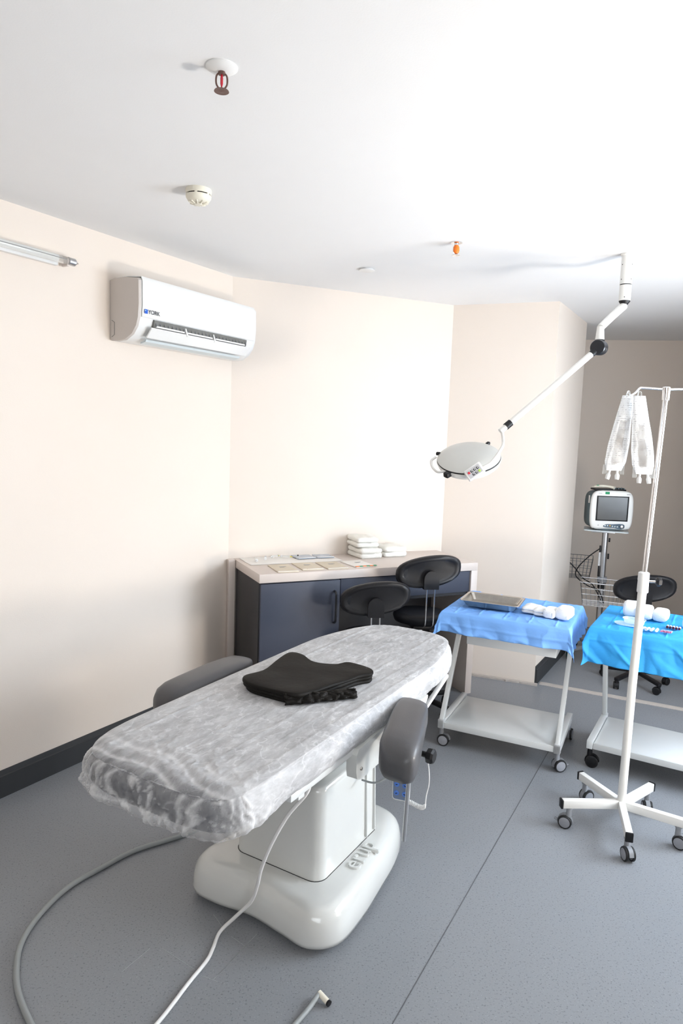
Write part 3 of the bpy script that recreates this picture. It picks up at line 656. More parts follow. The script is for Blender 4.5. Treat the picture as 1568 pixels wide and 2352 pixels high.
# chassis
MB().b2((-.19, -.55, .535), (.09, .38, .565), .004).build('chassis', POWDER, bed)
b = MB(); b.bar((.195, -.56, .592), (.195, .22, .592), .022, .022, .003); b.build('side_rail', POWDER, bed)
b = MB(); b.bar((-.325, -.56, .592), (-.325, .40, .592), .022, .022, .003); b.build('side_rail', POWDER, bed)
for y in (-.5, -.1, .2): MB().bar((-.33, y, .575), (.2, y, .575), .03, .02, .002).build('cross_bar', POWDER, bed)
for s_, x in ((1, .205), (-1, -.345)):
    pr = [(-.235, .535), (-.228, .510), (-.205, .498), (-.06, .503), (.04, .532), (.28, .580), (.30, .60), (.30, .612), (-.10, .612), (-.222, .603), (-.235, .588)]
    b = MB(); b.loft([[(xx, y, z) for y, z in pr] for xx in (x-.018, x+.018)]); b.build('lift_bracket', IVORY, bed, sharp=30)
b = MB(); b.lathe([(0, 0), (.006, 0), (.005, .003), (0, .003)], 12, (.224, -.205, .535), Matrix.Rotation(R(90), 3, 'Y')); b.build('bolt', STEEL, bed)
for x in (-.24, .10): b = MB(); b.bar((x, .36, .57), (x+(.02 if x > 0 else -.02), .74, .612), .018, .014, .002); b.build('headrest_strut', WHITEP, bed)
b = MB(); b.bar((.165, .33, .480), (.178, .60, .590), .016, .014, .002); b.build('headrest_lever', WHITEP, bed)
# mattress (closed rounded slab in plan)
mo = closed([(-.07, -.835, 0), (.10, -.830, 0), (.19, -.79, 0), (.215, -.68, 0), (.215, -.35, 0), (.213, 0, 0), (.212, .30, 0), (.205, .44, 0), (.175, .60, 0), (.125, .735, 0), (.04, .795, 0), (-.07, .805, 0), (-.18, .795, 0), (-.26, .735, 0), (-.315, .60, 0), (-.350, .44, 0), (-.356, .30, 0), (-.355, 0, 0), (-.352, -.35, 0), (-.342, -.66, 0), (-.30, -.79, 0), (-.22, -.830, 0)], 10)
def med(p): return Vector((-.07+(p.x+.07)*.0, max(-.62, min(.62, p.y)), 0))
def mring(off, z, n_=len(mo)):
    out = []
    for i, p in enumerate(mo):
        t = (mo[(i+1) % n_]-mo[i-1]).normalized(); nr = Vector((t.y, -t.x, 0)); q = p+nr*off; out.append((q.x, q.y, z))
    return out
def mtop(s_, z): return [(med(p).x+(p.x-med(p).x)*s_, med(p).y+(p.y-med(p).y)*s_, z) for p in mo]
b = MB(); b.loft([mring(-.03, .602), mring(-.010, .605), mring(-.004, .615), mring(-.002, .65), mring(-.006, .675), mring(-.016, .688), mtop(.88, .693), mtop(.6, .694), mtop(.3, .694), mtop(.05, .694)]); b.build('mattress', PAD, bed, sharp=60)
# armrests
def arm(cx, sgn):
    b = MB(); st_ = [(.095, .012, .012, .650), (.091, .036, .026, .648), (.070, .056, .036, .646), (.02, .064, .042, .645), (-.05, .066, .046, .642), (-.11, .068, .052, .634), (-.17, .070, .062, .622), (-.22, .070, .066, .615), (-.25, .064, .062, .610), (-.270, .050, .050, .606), (-.280, .020, .022, .602)]
    if sgn > 0: st_ = [(y, a_*.93, c_*.88, z_+.002) for y, a_, c_, z_ in st_]
    if sgn < 0: st_ = [(y*1.22-.02, a_, c_, z_) for y, a_, c_, z_ in st_]
    sk = lambda y: -.30*(y+.09) if sgn > 0 else 0
    b.loft([sup(cx+sk(y), y, z, hx_, hz_, 4.0, 32) for y, hx_, hz_, z in st_])
    a = b.build('armrest', GREYL, bed, sharp=70)
    b = MB(); b.tube([(cx+sk(y_)+sgn*.052, y_, z_) for y_, z_ in ((.06, .664), (0, .670), (-.12, .672), (-.21, .664))], .0012, 6); b.build('seam', BLACKP, a)
    b = MB(); b.tube([(cx-sgn*.02, -.02, .60), (cx-sgn*.03, -.02, .56), (cx-sgn*.12, -.02, .555)], .011, 12); b.build('armrest_bracket', BLKMETAL, bed)
    return a
arm(.316, 1); arm(-.470, -1)
b = MB(); b.cyl((.345, -.11, .590), (.402, -.11, .590), .009, None, 12); b.lathe([(0, 0), (.022, 0), (.024, .006), (.024, .016), (.018, .022), (0, .022)], 8, (.402, -.11, .590), Matrix.Rotation(R(90), 3, 'Y')); b.build('clamp_knob', BLACKP, bed, sharp=25)
b = MB(); b.tube([(.368, -.165, .575), (.360, -.165, .325)], .0065, 12); b.build('side_rod', ALU, bed)
MB().b2((.352, -.18, .560), (.384, -.15, .59), .003).build('rod_clamp', BLACKP, bed)
# hand remote with coiled cord, hung under the right armrest
rm = empty('hand_remote', bw(.330, -.135, .500), BA+R(12), 'blue-grey hand remote with six blue buttons hanging under the right armrest', 'remote control')
rp = [(x, z) for x, z in rrect(.036, .085, .012, 4)]
def rmring(y, s_): return [(x*s_*(1-.06*(z < 0)), y, z*s_) for x, z in rp]
b = MB(); b.loft([rmring(.011, .93), rmring(.009, 1), rmring(-.006, 1), rmring(-.009, .96)]); b.build('case', WHITEP, rm, sharp=50)
b = MB(); b.loft([rmring(-.009, .93), rmring(-.0105, .91)]); b.build('keypad', REMB, rm)
for r_ in range(3):
    for c_ in (-1, 1):
        b = MB(); b.lathe([(0, 0), (.0105, 0), (.0100, .002), (.007, .0035), (0, .004)], 18, (c_*.0165, -.0105, -.052+.036*r_), Matrix.Rotation(R(90), 3, 'X')); bo_ = b.build('button', REMBTN, rm)
        b = MB(); b.box((c_*.0165, -.0148, -.052+.036*r_), (.008, .0006, .003), 0, Matrix.Rotation(R(25*c_), 3, 'Y')); b.build('symbol', INK, bo_)
MB().tube([(0, .0, .083), (0, .004, .10), (-.01, .012, .135), (-.015, .02, .17)], .003, 8).build('hook', WHITEP, rm)
co = []; path = spline([(.028, .0, -.084), (.05, 0, -.090), (.072, .0, -.097), (.088, 0, -.098), (.10, 0, -.088)], 30)
for i, p in enumerate(path):
    a = i*.82; co.append(p+Vector((0*cos(a), .0085*cos(a), .0085*sin(a))))
co += spline([co[-1], (.100, .006, -.05), (.108, .01, 0), (.104, .012, .06), (.090, .012, .12)], 6)[1:]
MB().tube(co, .0021, 6).build('coiled_cord', WHITECAB, rm)
rm.scale = (.78, .78, .78)

# ---- sheet over the bed
def sheet():
    n = len(mo); vs = []; fs = []
    def hem(i, p):  # hem height, hanging lower round the head end
        return .598-.045*max(0, min(1, (p.y-.50)/.2))-.012*max(0, min(1, (-.6-p.y)/.2))+.006*fb(p.x*3, p.y*3, 0, 4)+.004*fb(i*.11, 0, 5, 1)
    prof_ = [(0, -.024), (.10, -.006), (.30, .004), (.5, .006), (.68, .006), (.82, .003), (.92, -.004), (1, -.013)]
    rings = []
    def disp(q, s_, i):
        x, y, z = q; d = 0
        foot = max(0, min(1, (-.60-y)/.2))
        # lengthwise creases
        for cx_, a_, w_ in ((-.25, .0030, .006), (-.07, .0012, .004), (.05, .0018, .006), (.12, .0016, .004), (.18, .002, .007)):
            u = (x-cx_-.01*sin(y*3))/w_; d += a_*math.exp(-u*u)
        for cy_ in (-.5, -.25, .32, .52, .66): d += .0007*math.exp(-((y-cy_-.02*fb(x, 0, 0, 4))/.005)**2)
        r1 = (1-abs(noise.noise(Vector((x*14, y*6, 1.3))))*2)**3; r2 = (1-abs(noise.noise(Vector((x*31+4, y*24, 7.3))))*2)**3
        d += .0018*r1+.0016*r2
        if foot > 0:   # taut folds running across the foot end
            v = y*48+5*fb(x*2.3, y, 0, 2)+3*x; d += foot*.0060*(abs(sin(v))**3)+foot*.003*r2
        return d
    def offf(t):
        for (t0_, o0), (t1_, o1) in zip(prof_, prof_[1:]):
            if t <= t1_: return o0+(o1-o0)*(t-t0_)/(t1_-t0_)
        return prof_[-1][1]
    fold = []; lace = []
    for k in range(22):
        t = k/21; off = offf(t)
        ring = []
        for i, p in enumerate(mo):
            tt = (mo[(i+1) % n]-mo[i-1]).normalized(); nr = Vector((tt.y, -tt.x, 0)); zz = hem(i, p)*(1-t)+.690*t
            corner = max(0, (-.62-p.y)/.2); corner = min(1, corner)
            head = max(0, min(1, (p.y-.60)/.15))
            ple = noise.noise(Vector((i*.22, t*1.2+2, 0)))+.7*(1-3*abs(noise.noise(Vector((i*.31+3*t, t*1.5, 4)))))
            amp_ = .0032+.0065*corner*min(1, t*3+.3)+.003*head
            swag = corner*(.014*math.exp(-((t-.15)/.25)**2))
            fw = max(0, min(1, (-.66-p.y)/.12))
            u_ = i*.075+(1-t)*(1.6*(.5-abs(((i*.05) % 2)-1)))+.25*noise.noise(Vector((i*.05, t*3, 9)))
            fv = max(0, 1-9*abs(noise.noise(Vector((u_*1.5, t*.55+1, 3)))))**1.5+.7*max(0, 1-12*abs(noise.noise(Vector((u_*.9+t*1.8, t*1.6, 11)))))**2
            rim = max(0, 1-t*7)
            fold.append(min(1, fv*fw+rim*.9)); lace.append(1-.85*fw)
            q = p+nr*(off+amp_*(ple+.35)*(1-.55*t)+swag+.002+.004*fv*fw); z = zz
            ring.append((q.x, q.y, z))
        rings.append(ring)
    for s_, z in [(max(0, .98-.0165*k), .6990-.004*max(0, 1-k/5)) for k in range(61)]:
        rr_ = []
        for i, p in enumerate(mo):
            c_ = med(p); q = c_+(p-c_)*s_; d = disp((q.x, q.y, z), s_, i)*min(1, (1-s_)*8)
            foot = max(0, min(1, (-.66-q.y)/.15)); rr_.append((q.x, q.y, z+d-.006*foot*foot)); v_ = q.y*46+5*fb(q.x*2.3, q.y, 0, 2)+3*q.x; fold.append(.7*foot*abs(sin(v_))**14); lace.append(1-.7*foot)
        rings.append(rr_)
    b = MB(); b.loft(rings, cap=False); o = b.build('bed_sheet', SHEETM, None, sharp=180, recalc=True)
    for nm, arr in (('fold', fold), ('lace', lace)):
        at = o.data.attributes.new(nm, 'FLOAT', 'POINT'); at.data.foreach_set('value', arr)
    o.location = (0, 2.30, 0); o.rotation_euler = (0, 0, BA)
    return tag(o, 'thin white disposable sheet stretched over the treatment bed', 'sheet')
# refine: put more points along the outline for pleats
mo = [mo[i].lerp(mo[(i+1) % len(mo)], k/2) for i in range(len(mo)) for k in range(2)]
sheet()

# ---- folded black gown on the bed
gn = empty('folded_gown', bw(-.05, -.06, .700), BA, 'folded black disposable gown lying on the white bed sheet', 'gown')
g1 = [(-.235, -.215), (-.222, -.13), (-.248, .0), (-.250, .085), (-.20, .095), (-.145, .065), (-.10, .066), (-.054, .088), (-.022, .132), (.078, .112), (.104, .07), (.08, .022), (.06, -.07), (.03, -.19), (.0, -.252), (-.10, -.262), (-.19, -.255)]
g1 = [(x+.05, y+.06) for x, y in g1]
def gc(pts, s_=1, dx=0, dy=0):
    return [(p.x*s_+dx, p.y*s_+dy) for p in closed([(x, y, 0) for x, y in ccw(pts)], 5)]
b = MB(); puffy(b, gc(g1, .97, .004, 0), -.0, .014, .006, 8, .004, 16, 0, seed=2); b.build('lower_layer', GOWN, gn, sharp=50)
b = MB(); puffy(b, gc(g1, .985), .012, .026, .007, 8, .005, 12, 0, seed=5); b.build('middle_layer', GOWN, gn, sharp=50)
b = MB(); puffy(b, gc(g1, 1.0), .023, .036, .006, 10, .006, 9, .002, seed=9); b.build('top_layer', GOWN, gn, sharp=50)
# crumpled gathered edge at the right front
def crump(u, v):
    x = .03+.155*u; y = -.20+.19*u-.02+.05*(v-.5)*0; 
    t = v*pi; rr_ = .030+.008*noise.noise(Vector((u*9, v*5, 2)))
    fold = .022*abs(noise.noise(Vector((u*8, v*5, 6))))+.006*abs(noise.noise(Vector((u*17, v*9, 1))))
    nx, ny = .75, -.62
    return (x+nx*(rr_*cos(t)*1.0+fold)*.9-.02, y+ny*(rr_*cos(t)+fold)*.9+.02, .003+.029*sin(t)*(1-.25*u)+fold*.35)
b = MB(); b.grid(46, 26, crump); o = b.build('crumpled_fold', GOWN, gn, sharp=24); sm = o.modifiers.new('s', 'SOLIDIFY'); sm.thickness = .0012

# ============================================================ TROLLEYS
def trolley(loc, rz, label, flip=1, style='grey', W_=.60, D_=.45, HT=.700, drawer=True, DT=.52, OY=.02):
    e = empty('instrument_trolley', (*loc, 0), rz, label, 'trolley')
    zs = .125; tu = .028
    MB().b2((-W_/2+.03, -D_/2+.012, zs-.022), (W_/2-.03, D_/2-.012, zs-.002), .002).build('lower_shelf', POWDER, e)
    MB().b2((-W_/2+.03, -D_/2+.004, zs-.026), (W_/2-.03, -D_/2+.012, zs+.004), .001).build('shelf_lip', POWDER, e)
    for s_ in (-1, 1):
        x = s_*(W_/2-.014)
        MB().b2((x-tu/2, -D_/2, zs-.028), (x+tu/2, D_/2, zs+.012), .002).build('side_rail', POWDER, e)
        y0 = -flip*(D_/2-.016); y1 = y0+flip*(.345 if drawer else .20)
        MB().bar((x, y0, zs), (x, y1, HT-.015), tu, .022, .002, up=(1, 0, 0)).build('leg', POWDER, e)
        MB().b2((x-tu/2, -D_/2+.02, HT-.045), (x+tu/2, D_/2-.02, HT-.017), .002).build('top_rail', POWDER, e)
        MB().b2((x-tu/2-.001, y0-.016, zs-.030), (x+tu/2+.001, y0+.014, zs+.016), .003).build('corner_bracket', mat('worn_grey', (.48, .49, .50), .5, bump=.3, bscale=200, var=.25, vscale=90), e)
        for s2 in (-1, 1): caster(e, (x, s2*(D_/2-.03), 0), .030, R(200 if s2 < 0 else 250)+s_*.3, style, brake=(s2 < 0 and s_ > 0), top=zs-.027)
    MB().b2((-W_/2, OY-DT/2, HT-.018), (W_/2, OY+DT/2, HT), .003).build('top_tray', POWDER, e)
    if drawer:
        MB().b2((-W_/2+.12, -D_/2+.02, HT-.150), (W_/2-.05, D_/2-.05, HT-.019), .002).build('drawer', POWDER, e)
    return e
T1 = (.895, 3.415); A1 = R(-25.5); T2 = (1.595, 3.185); A2 = R(-30.5)
trolley(T1, A1, 'white instrument trolley with periwinkle drape standing behind the right armrest')
trolley(T2, A2, 'white instrument trolley with cyan drape, cut off at the right edge', -1, 'black', .62, .42, .717, False, .50, -.06)

def loc_(T, A, x, y, z): return (T[0]+x*cos(A)-y*sin(A), T[1]+x*sin(A)+y*cos(A), z)
def drape(name, loc, rz, W_, D_, HT, oh, m_, label, seed, corner=.35, lift=0):
    """oh = overhang front, right, back, left"""
    f_, r_, bk, l_ = oh
    hx_, hy_ = W_/2, D_/2
    def P_(u, v):
        a = -hx_-l_+u*(W_+l_+r_); c = -hy_-f_+v*(D_+f_+bk)
        ea = max(0, abs(a)-hx_); ec = max(0, abs(c)-hy_)
        x = max(-hx_, min(hx_, a)); y = max(-hy_, min(hy_, c)); sx = 1 if a > 0 else -1; sy = 1 if c > 0 else -1
        z = HT+.003
        crumple = .008*abs(fb(a, c, seed, 9))+.010*max(0, fb(a*1.5, c, seed+3, 5))+.004*(1-abs(fb(a, c, seed, 17))*2.5)**3*.6
        for g_ in (-.24, -.12, 0, .12, .24): crumple += .0035*math.exp(-((a-g_-.006*fb(c, g_, 0, 8))/.004)**2)+.003*math.exp(-((c-g_*.8-.03-.006*fb(a, g_, 0, 8))/.004)**2)
        if ea == 0 and ec == 0:
            edge = min(hx_-abs(a), hy_-abs(c)); z += crumple*min(1, edge/.03+.25); return (x, y, z)
        r0 = .006; out = 0
        e_ = max(ea, ec); mn = min(ea, ec)
        drop = e_+.30*mn
        wv = .018*fb(a, c*.5, seed+1, 7)+.006*sin(a*34+seed)*.5+.014*abs(fb(a*1.2, c*.9, seed, 13))+.010*max(0, 1-abs(fb(a*1.1+c, c*.8, seed+6, 7))*6)+.005*math.exp(-((e_-.06)/.005)**2)
        k_ = min(1, e_/.02); out = r0*k_+e_*.10+wv*min(1, e_/.10)
        if ea > 0 and ec > 0:
            L_ = hypot(ea, ec); dx_, dy_ = ea/L_, ec/L_
            bulge = corner*mn
            x += sx*(dx_*out+bulge*.65); y += sy*(dy_*out+bulge*.65)
        elif ea > 0: x += sx*out
        else: y += sy*out
        z -= max(0, drop-.004)
        return (x, y, z)
    nu, nv = 200, 150
    b = MB(); b.grid(nu, nv, P_); o = b.build(name, m_, None, sharp=45); o.location = (*loc, 0); o.rotation_euler = (0, 0, rz)
    sm_ = o.modifiers.new('s', 'SOLIDIFY'); sm_.thickness = .0008; sm_.offset = 1
    return tag(o, label, 'drape')
drape('surgical_drape', loc_(T1, A1, 0, .02, 0)[:2], A1, .606, .526, .7035, (.10, .115, .04, .085), DRAPE1, 'periwinkle blue drape over the trolley holding the steel tray', 1.7)
drape('surgical_drape', loc_(T2, A2, 0, -.06, 0)[:2], A2, .626, .506, .7205, (.165, .12, .05, .06), DRAPE2, 'cyan drape over the trolley behind the infusion stand', 8.2)

# steel tray
ty = empty('steel_tray', loc_(T1, A1, -.100, -.035, .722), A1+R(2), 'shallow stainless steel instrument tray on the periwinkle drape', 'tray')
b = MB()
def tr_(hx_, hy_, z, r_=.02): return [(x, y, z) for x, y in rrect(hx_, hy_, r_, 4)]
b.loft([tr_(.118, .082, .001), tr_(.137, .100, .032), tr_(.148, .111, .034), tr_(.149, .112, .032), tr_(.147, .110, .0315), tr_(.138, .101, .030), tr_(.119, .083, .0)], cap=False)
b._add(tr_(.118, .082, .001), [tuple(range(20))]); b._add(tr_(.119, .083, .0), [tuple(range(20))]); b.build('pan', STEEL, ty, sharp=35)
GP = 'white cotton rolls and pads on the periwinkle drape'
def roll(T, A, x, y, z, rz, r_, L_, label, grp, seed=0, flat=.8):
    e = empty('cotton_roll', loc_(T, A, x, y, z), A+R(rz), label, 'cotton roll', grp)
    rings = []; N = 15
    for k in range(N):
        t = k/(N-1); xx = -L_/2+L_*t; s_ = (1-abs(2*t-1)**12*.30)
        ring = []
        for j in range(30):
            a = 2*pi*j/30; ca, sa = cos(a), sin(a); q_ = 1+.05*fb(j*.5, k*.3, seed, 1)+.03*fb(j*1.3, k*.9, seed, 1)
            ring.append((xx+.005*fb(k, j*.4, seed, .8), r_*s_*q_*abs(ca)**.55*(1 if ca > 0 else -1), r_*flat+r_*flat*s_*q_*abs(sa)**.55*(1 if sa > 0 else -1)))
        rings.append(ring)
    b = MB(); b.loft(rings); b.build('wadding', COTTON, e, sharp=70)
    b = MB(); b.tube([(L_/2+.001, .55*r_*(1-k/30)*cos(k*.6), r_*flat+.55*flat*r_*(1-k/30)*sin(k*.6)) for k in range(26)], .0014, 5); b.build('spiral_end', COTTON, e)
    return e
e = empty('gauze_pad', loc_(T1, A1, .098, -.030, .718), A1+R(-4), 'flat white gauze pad lying right beside the steel tray', 'gauze', GP); folded(e, .085, .11, .026, 2, COTTON, 3)
e = empty('gauze_pad', loc_(T1, A1, .142, -.060, .718), A1+R(4), 'white gauze pad between the flat pad and the cotton rolls', 'gauze', GP); folded(e, .06, .10, .028, 2, COTTON, 5)
roll(T1, A1, .196, -.092, .717, 84, .029, .085, 'smaller cotton roll left of the largest one on the periwinkle drape', GP, 3)
roll(T1, A1, .260, -.080, .717, 82, .036, .10, 'largest cotton roll, rightmost on the periwinkle drape', GP, 6)
G2 = 'white cotton rolls on the cyan drape'
roll(T2, A2, -.185, -.005, .733, 96, .036, .085, 'cotton roll leftmost on the cyan drape, behind the clear dishes', G2, 11, .95)
roll(T2, A2, -.117, -.020, .733, 92, .034, .085, 'cotton roll in the middle, just left behind the stand pole', G2, 15, .9)
roll(T2, A2, -.050, -.020, .733, 84, .033, .08, 'cotton roll right of the stand pole on the cyan drape', G2, 19, .85)
roll(T2, A2, .082, -.085, .733, 80, .030, .07, 'cotton roll cut off by the right edge of the photo', G2, 25, .85)
# clear dishes
def dish(x, y, z, sx, sy, h, label):
    e = empty('clear_dish', loc_(T2, A2, x, y, z), A2, label, 'dish')
    def q(s_, zz): return [(px, py, zz) for px, py in rrect(sx*s_, sy*s_, min(sx, sy)*s_*.9, 8)]
    b = MB(); b.loft([q(.90, .0), q(.93, h*.5), q(1, h), q(1.06, h+.001), q(1.06, h-.001), q(.97, h-.001), q(.90, h*.5), q(.86, .002)]); b.build('bowl', mat('dish_plastic', (.80, .93, .95), .15, alpha=.45), e); return e
dish(-.172, -.215, .735, .052, .036, .005, 'round clear lid lying left of the clear box on the cyan drape')
dish(-.145, -.195, .742, .048, .030, .020, 'clear plastic box in front of the cotton rolls on the cyan drape')
# vials and ampoules
def small_vial(x, y, rz, body, cap, label, grp, L_=.022, r_=.0052):
    e = empty('small_vial', loc_(T2, A2, x, y, .735+r_), A2+R(rz), label, 'vial', grp)
    MB().cyl((-L_/2, 0, 0), (L_/2, 0, 0), r_, None, 14).build('barrel', body, e)
    MB().cyl((L_/2, 0, 0), (L_/2+.007, 0, 0), r_*.6, r_*.5, 12).build('neck', body, e)
    MB().cyl((-L_/2-.005, 0, 0), (-L_/2, 0, 0), r_*1.08, None, 14).build('cap', cap, e)
ORD = ('first', 'second', 'third', 'fourth', 'fifth', 'sixth')
for k in range(5): small_vial(-.008+.0125*k, -.150-.001*k, 88, WHITEP, REDD, 'dark-red-capped vial, %s from the left in the neat row of five' % ORD[k], 'row of five dark-capped vials on the cyan drape')
for k in range(4): small_vial(-.098+.019*k, -.262+.003*k, 60+9*k, WHITEP, WHITEP, 'plain white vial, %s from the left in the group by the stand pole' % ORD[k], 'white vials near the stand pole', .026, .0062)
for k in range(6): small_vial(-.022+.0075*k, -.245+.003*(k % 2), 80, CLEAR, mat('pink_cap', (.55, .18, .28), .4), 'tiny pink-capped ampoule, %s from the left beside the plain white vials' % ORD[k], 'pink-capped ampoules on the cyan drape', .018, .0042)

# ============================================================ INFUSION STAND
IV = (1.18, 2.64); iv = empty('infusion_stand', (*IV, 0), 0, 'white five-legged infusion stand with chrome upper pole on casters', 'infusion stand')
for k in range(5):
    a = R(182.5+72*k); d_ = Vector((cos(a), sin(a), 0))
    MB().bar(Vector((0, 0, .105))+d_*.0, Vector((0, 0, .105))+d_*.243, .026, .034, .003).build('base_arm', POWIV, iv)
    MB().bar(Vector((0, 0, .105))+d_*.243, Vector((0, 0, .105))+d_*.252, .029, .037, .003).build('end_plug', BLACKP, iv)
    caster(iv, (d_.x*.214, d_.y*.214, 0), .027, a+R((150, 200, 170, 40, 90)[k]), 'grey', brake=(k == 0), top=.088)
lean = Vector((.012, 0, 0))
MB().tube([(0, 0, .09), (.004, 0, .6), (.013, 0, 1.0)], .0165, 24).build('lower_pole', POWIV, iv)
MB().lathe([(0, 0), (.0205, 0), (.0215, .004), (.0205, .045), (.0215, .05), (.0205, .078), (.014, .082), (0, .082)], 24, (.0135, 0, .985)).build('collar', WHITEP, iv)
MB().tube([(.0145, 0, 1.03), (.040, 0, 1.755)], .0095, 20).build('upper_pole', CHROME, iv)
MB().cyl((.03, -.004, 1.03), (.062, -.006, 1.03), .0055, None, 12).build('lock_screw', CHROME, iv)
b = MB(); b.lathe([(0, 0), (.010, 0), (.012, .006), (.019, .008), (.019, .018), (.014, .022), (0, .022)], 6, (.058, -.006, 1.03), Matrix.Rotation(R(90), 3, 'Y')); b.build('lock_knob', BLACKP, iv, sharp=20)
MB().lathe([(0, 0), (.0135, 0), (.014, .03), (.0155, .036), (.0155, .047), (.012, .05), (0, .05)], 22, (.040, 0, 1.733)).build('top_collar', CHROME, iv)
b = MB(); b.tube(spline([(.040, 0, 1.773), (-.045, -.0, 1.776), (-.062, 0, 1.774), (-.078, 0, 1.756), (-.094, 0, 1.747), (-.106, 0, 1.760)], 6), .0040, 10); b.build('hook_arm', CHROME, iv)
b = MB(); b.tube(spline([(.040, 0, 1.773), (.10, 0, 1.776), (.125, 0, 1.774), (.14, 0, 1.755), (.155, 0, 1.747), (.165, 0, 1.762)], 6), .0040, 10); b.build('hook_arm', CHROME, iv)
# infusion bags (two, hung on the left hook) and one on the right hook
def bag(top, lean_, L_, w, label, yoff, seed, grp='clear infusion bags on the stand'):
    e = empty('infusion_bag', top, 0, label, 'infusion bag', grp)
    n = 30; rings = []
    for j in range(26):
        t = j/25; z = -L_*t
        ww = w*(.60+.50*min(1, t*1.5))*(1-.25*max(0, (t-.88)/.12)); th = .003+.019*sin(pi*min(1, t*.62+.12))**1.2*(1 if t < .93 else (1-t)/.07*.8+.2)
        cx_ = lean_*t
        rings.append([(cx_+ww/2*cos(2*pi*k/n)*(1+.03*fb(k*.5, j*.3, seed, 1)), yoff+th*(abs(sin(2*pi*k/n))**.8)*(1 if sin(2*pi*k/n) > 0 else -1)*(1+.35*fb(k*.4, j*.35, seed, 1)), z+.003*fb(k, j*.2, seed, 1)) for k in range(n)])
    b = MB(); b.loft(rings); fo = b.build('film', BAGM, e, sharp=180)
    at = fo.data.attributes.new('weld', 'FLOAT', 'POINT')
    for i_ in range(len(fo.data.vertices)):
        k_, j_ = i_ % n, (i_//n)/25; c_ = abs(cos(2*pi*k_/n)); wob = .12*fb(k_*.3, j_*6, seed, 1)
        at.data[i_].value = min(1, max(0, (c_+wob-.50)/.12, (.36-j_+wob*.5)/.05, (j_-.90)/.04))
    for s_ in (-1, 1):
        b = MB(); b.tube([(lean_+s_*w*.20, yoff, -L_+.006), (lean_*1.02+s_*w*.22, yoff, -L_-.010), (lean_*1.05+s_*w*.24, yoff, -L_-.018), (lean_*1.1+s_*w*.26, yoff, -L_-.034)], [.0055, .0045, .009, .0075], 12); b.build('port', WHITEP, e)
    b = MB(); b.tube(spline([(-.006, yoff, -.004), (-.004, yoff, .012), (0, yoff, .017), (.006, yoff, .012), (.008, yoff, -.004)], 4), .0018, 6); b.build('hanger_loop', CLEAR, e)
    for s_ in (-1, 1): b = MB(); b.prism([(lean_+s_*w*.34, yoff-.001), (lean_+s_*w*.56, yoff-.001), (lean_+s_*w*.56, yoff+.001), (lean_+s_*w*.34, yoff+.001)], -L_-.014, -L_+.022); b.build('corner_flap', CLEAR, e)
bag((1.18-.108, 2.64, 1.744), -.034, .285, .072, 'left clear infusion bag hanging at the left hook', -.012, 1)
bag((1.18-.082, 2.612, 1.742), .040, .292, .074, 'right clear infusion bag hanging at the left hook', -.022, 7)
bs = empty('infusion_set', (1.18+.155, 2.64, 1.735), 0, 'infusion bottle and blue-capped line at the right edge of the photo', 'infusion set')
MB().lathe([(0, -.22), (.028, -.22), (.036, -.20), (.038, -.10), (.036, -.03), (.018, -.01), (0, -.008)], 26, (.03, 0, 0)).build('bottle', CLEAR, bs)
MB().cyl((-.006, 0, -.23), (-.002, 0, -.21), .004, None, 10).build('cap', BLUE, bs)
MB().tube([(.02, 0, -.22), (.004, 0, -.236), (-.002, 0, -.28), (-.008, 0, -.305)], [.006, .0055, .0055, .005], 12).build('drip_chamber', WHITEP, bs)
MB().tube([(-.008, 0, -.300), (-.012, 0, -.345)], .0045, 12).build('connector', WHITEP, bs)
b = MB(); b.tube(spline([(.0, 0, .002), (.014, 0, .014), (.03, 0, -.01)], 5), .0018, 6); b.build('hanger_loop', WHITEP, bs)

# ============================================================ PATIENT MONITOR AND ITS STAND
MP = (1.925, 4.93); MZ = .965
ms = empty('monitor_stand', (*MP, 0), R(-20), 'aluminium rolling monitor stand with two wire baskets in the recess', 'monitor stand')
MB().cyl((0, 0, .06), (0, 0, MZ-.03), .021, None, 24).build('pole', ALU, ms)
MB().lathe([(0, 0), (.03, 0), (.028, .06), (0, .06)], 22, (0, 0, .04)).build('pole_foot', BLACKP, ms)
MB().b2((-.10, -.10, MZ-.030), (.06, .10, MZ-.022), .002).build('support_bracket', ALU, ms)
b = MB(); b.loft([[(x, y, z) for x, y in rrect(.150, .11, .02, 4)] for z in (MZ-.022, MZ-.014)]); b.build('tray', PALEB, ms)
for k in range(4):
    a = R(45+90*k); d_ = Vector((cos(a), sin(a), 0)); MB().bar(d_*.02+Vector((0, 0, .085)), d_*.27+Vector((0, 0, .078)), .04, .022, .005).build('base_leg', GREYP, ms)
    caster(ms, (d_.x*.255, d_.y*.255, 0), .030, a+1, 'green', top=.068)
MB().b2((-.033, -.02, .56), (.033, .03, .60), .004).build('basket_clamp', GREYP, ms)
MB().cyl((0, 0, .515), (0, 0, .555), .028, None, 20).build('clamp_ring', BLACKP, ms)
for x, z0, z1_ in ((.03, .86, .89), (.03, .735, .775), (-.028, .78, .83), (-.028, .60, .68)): MB().box((x, -.006, (z0+z1_)/2), (.012, .016, z1_-z0), .003).build('cable_clip', BLACKP, ms)
MB().cyl((-.030, -.004, .68), (-.030, -.004, .78), .007, None, 10).build('cable_sleeve', WHITEP, ms)
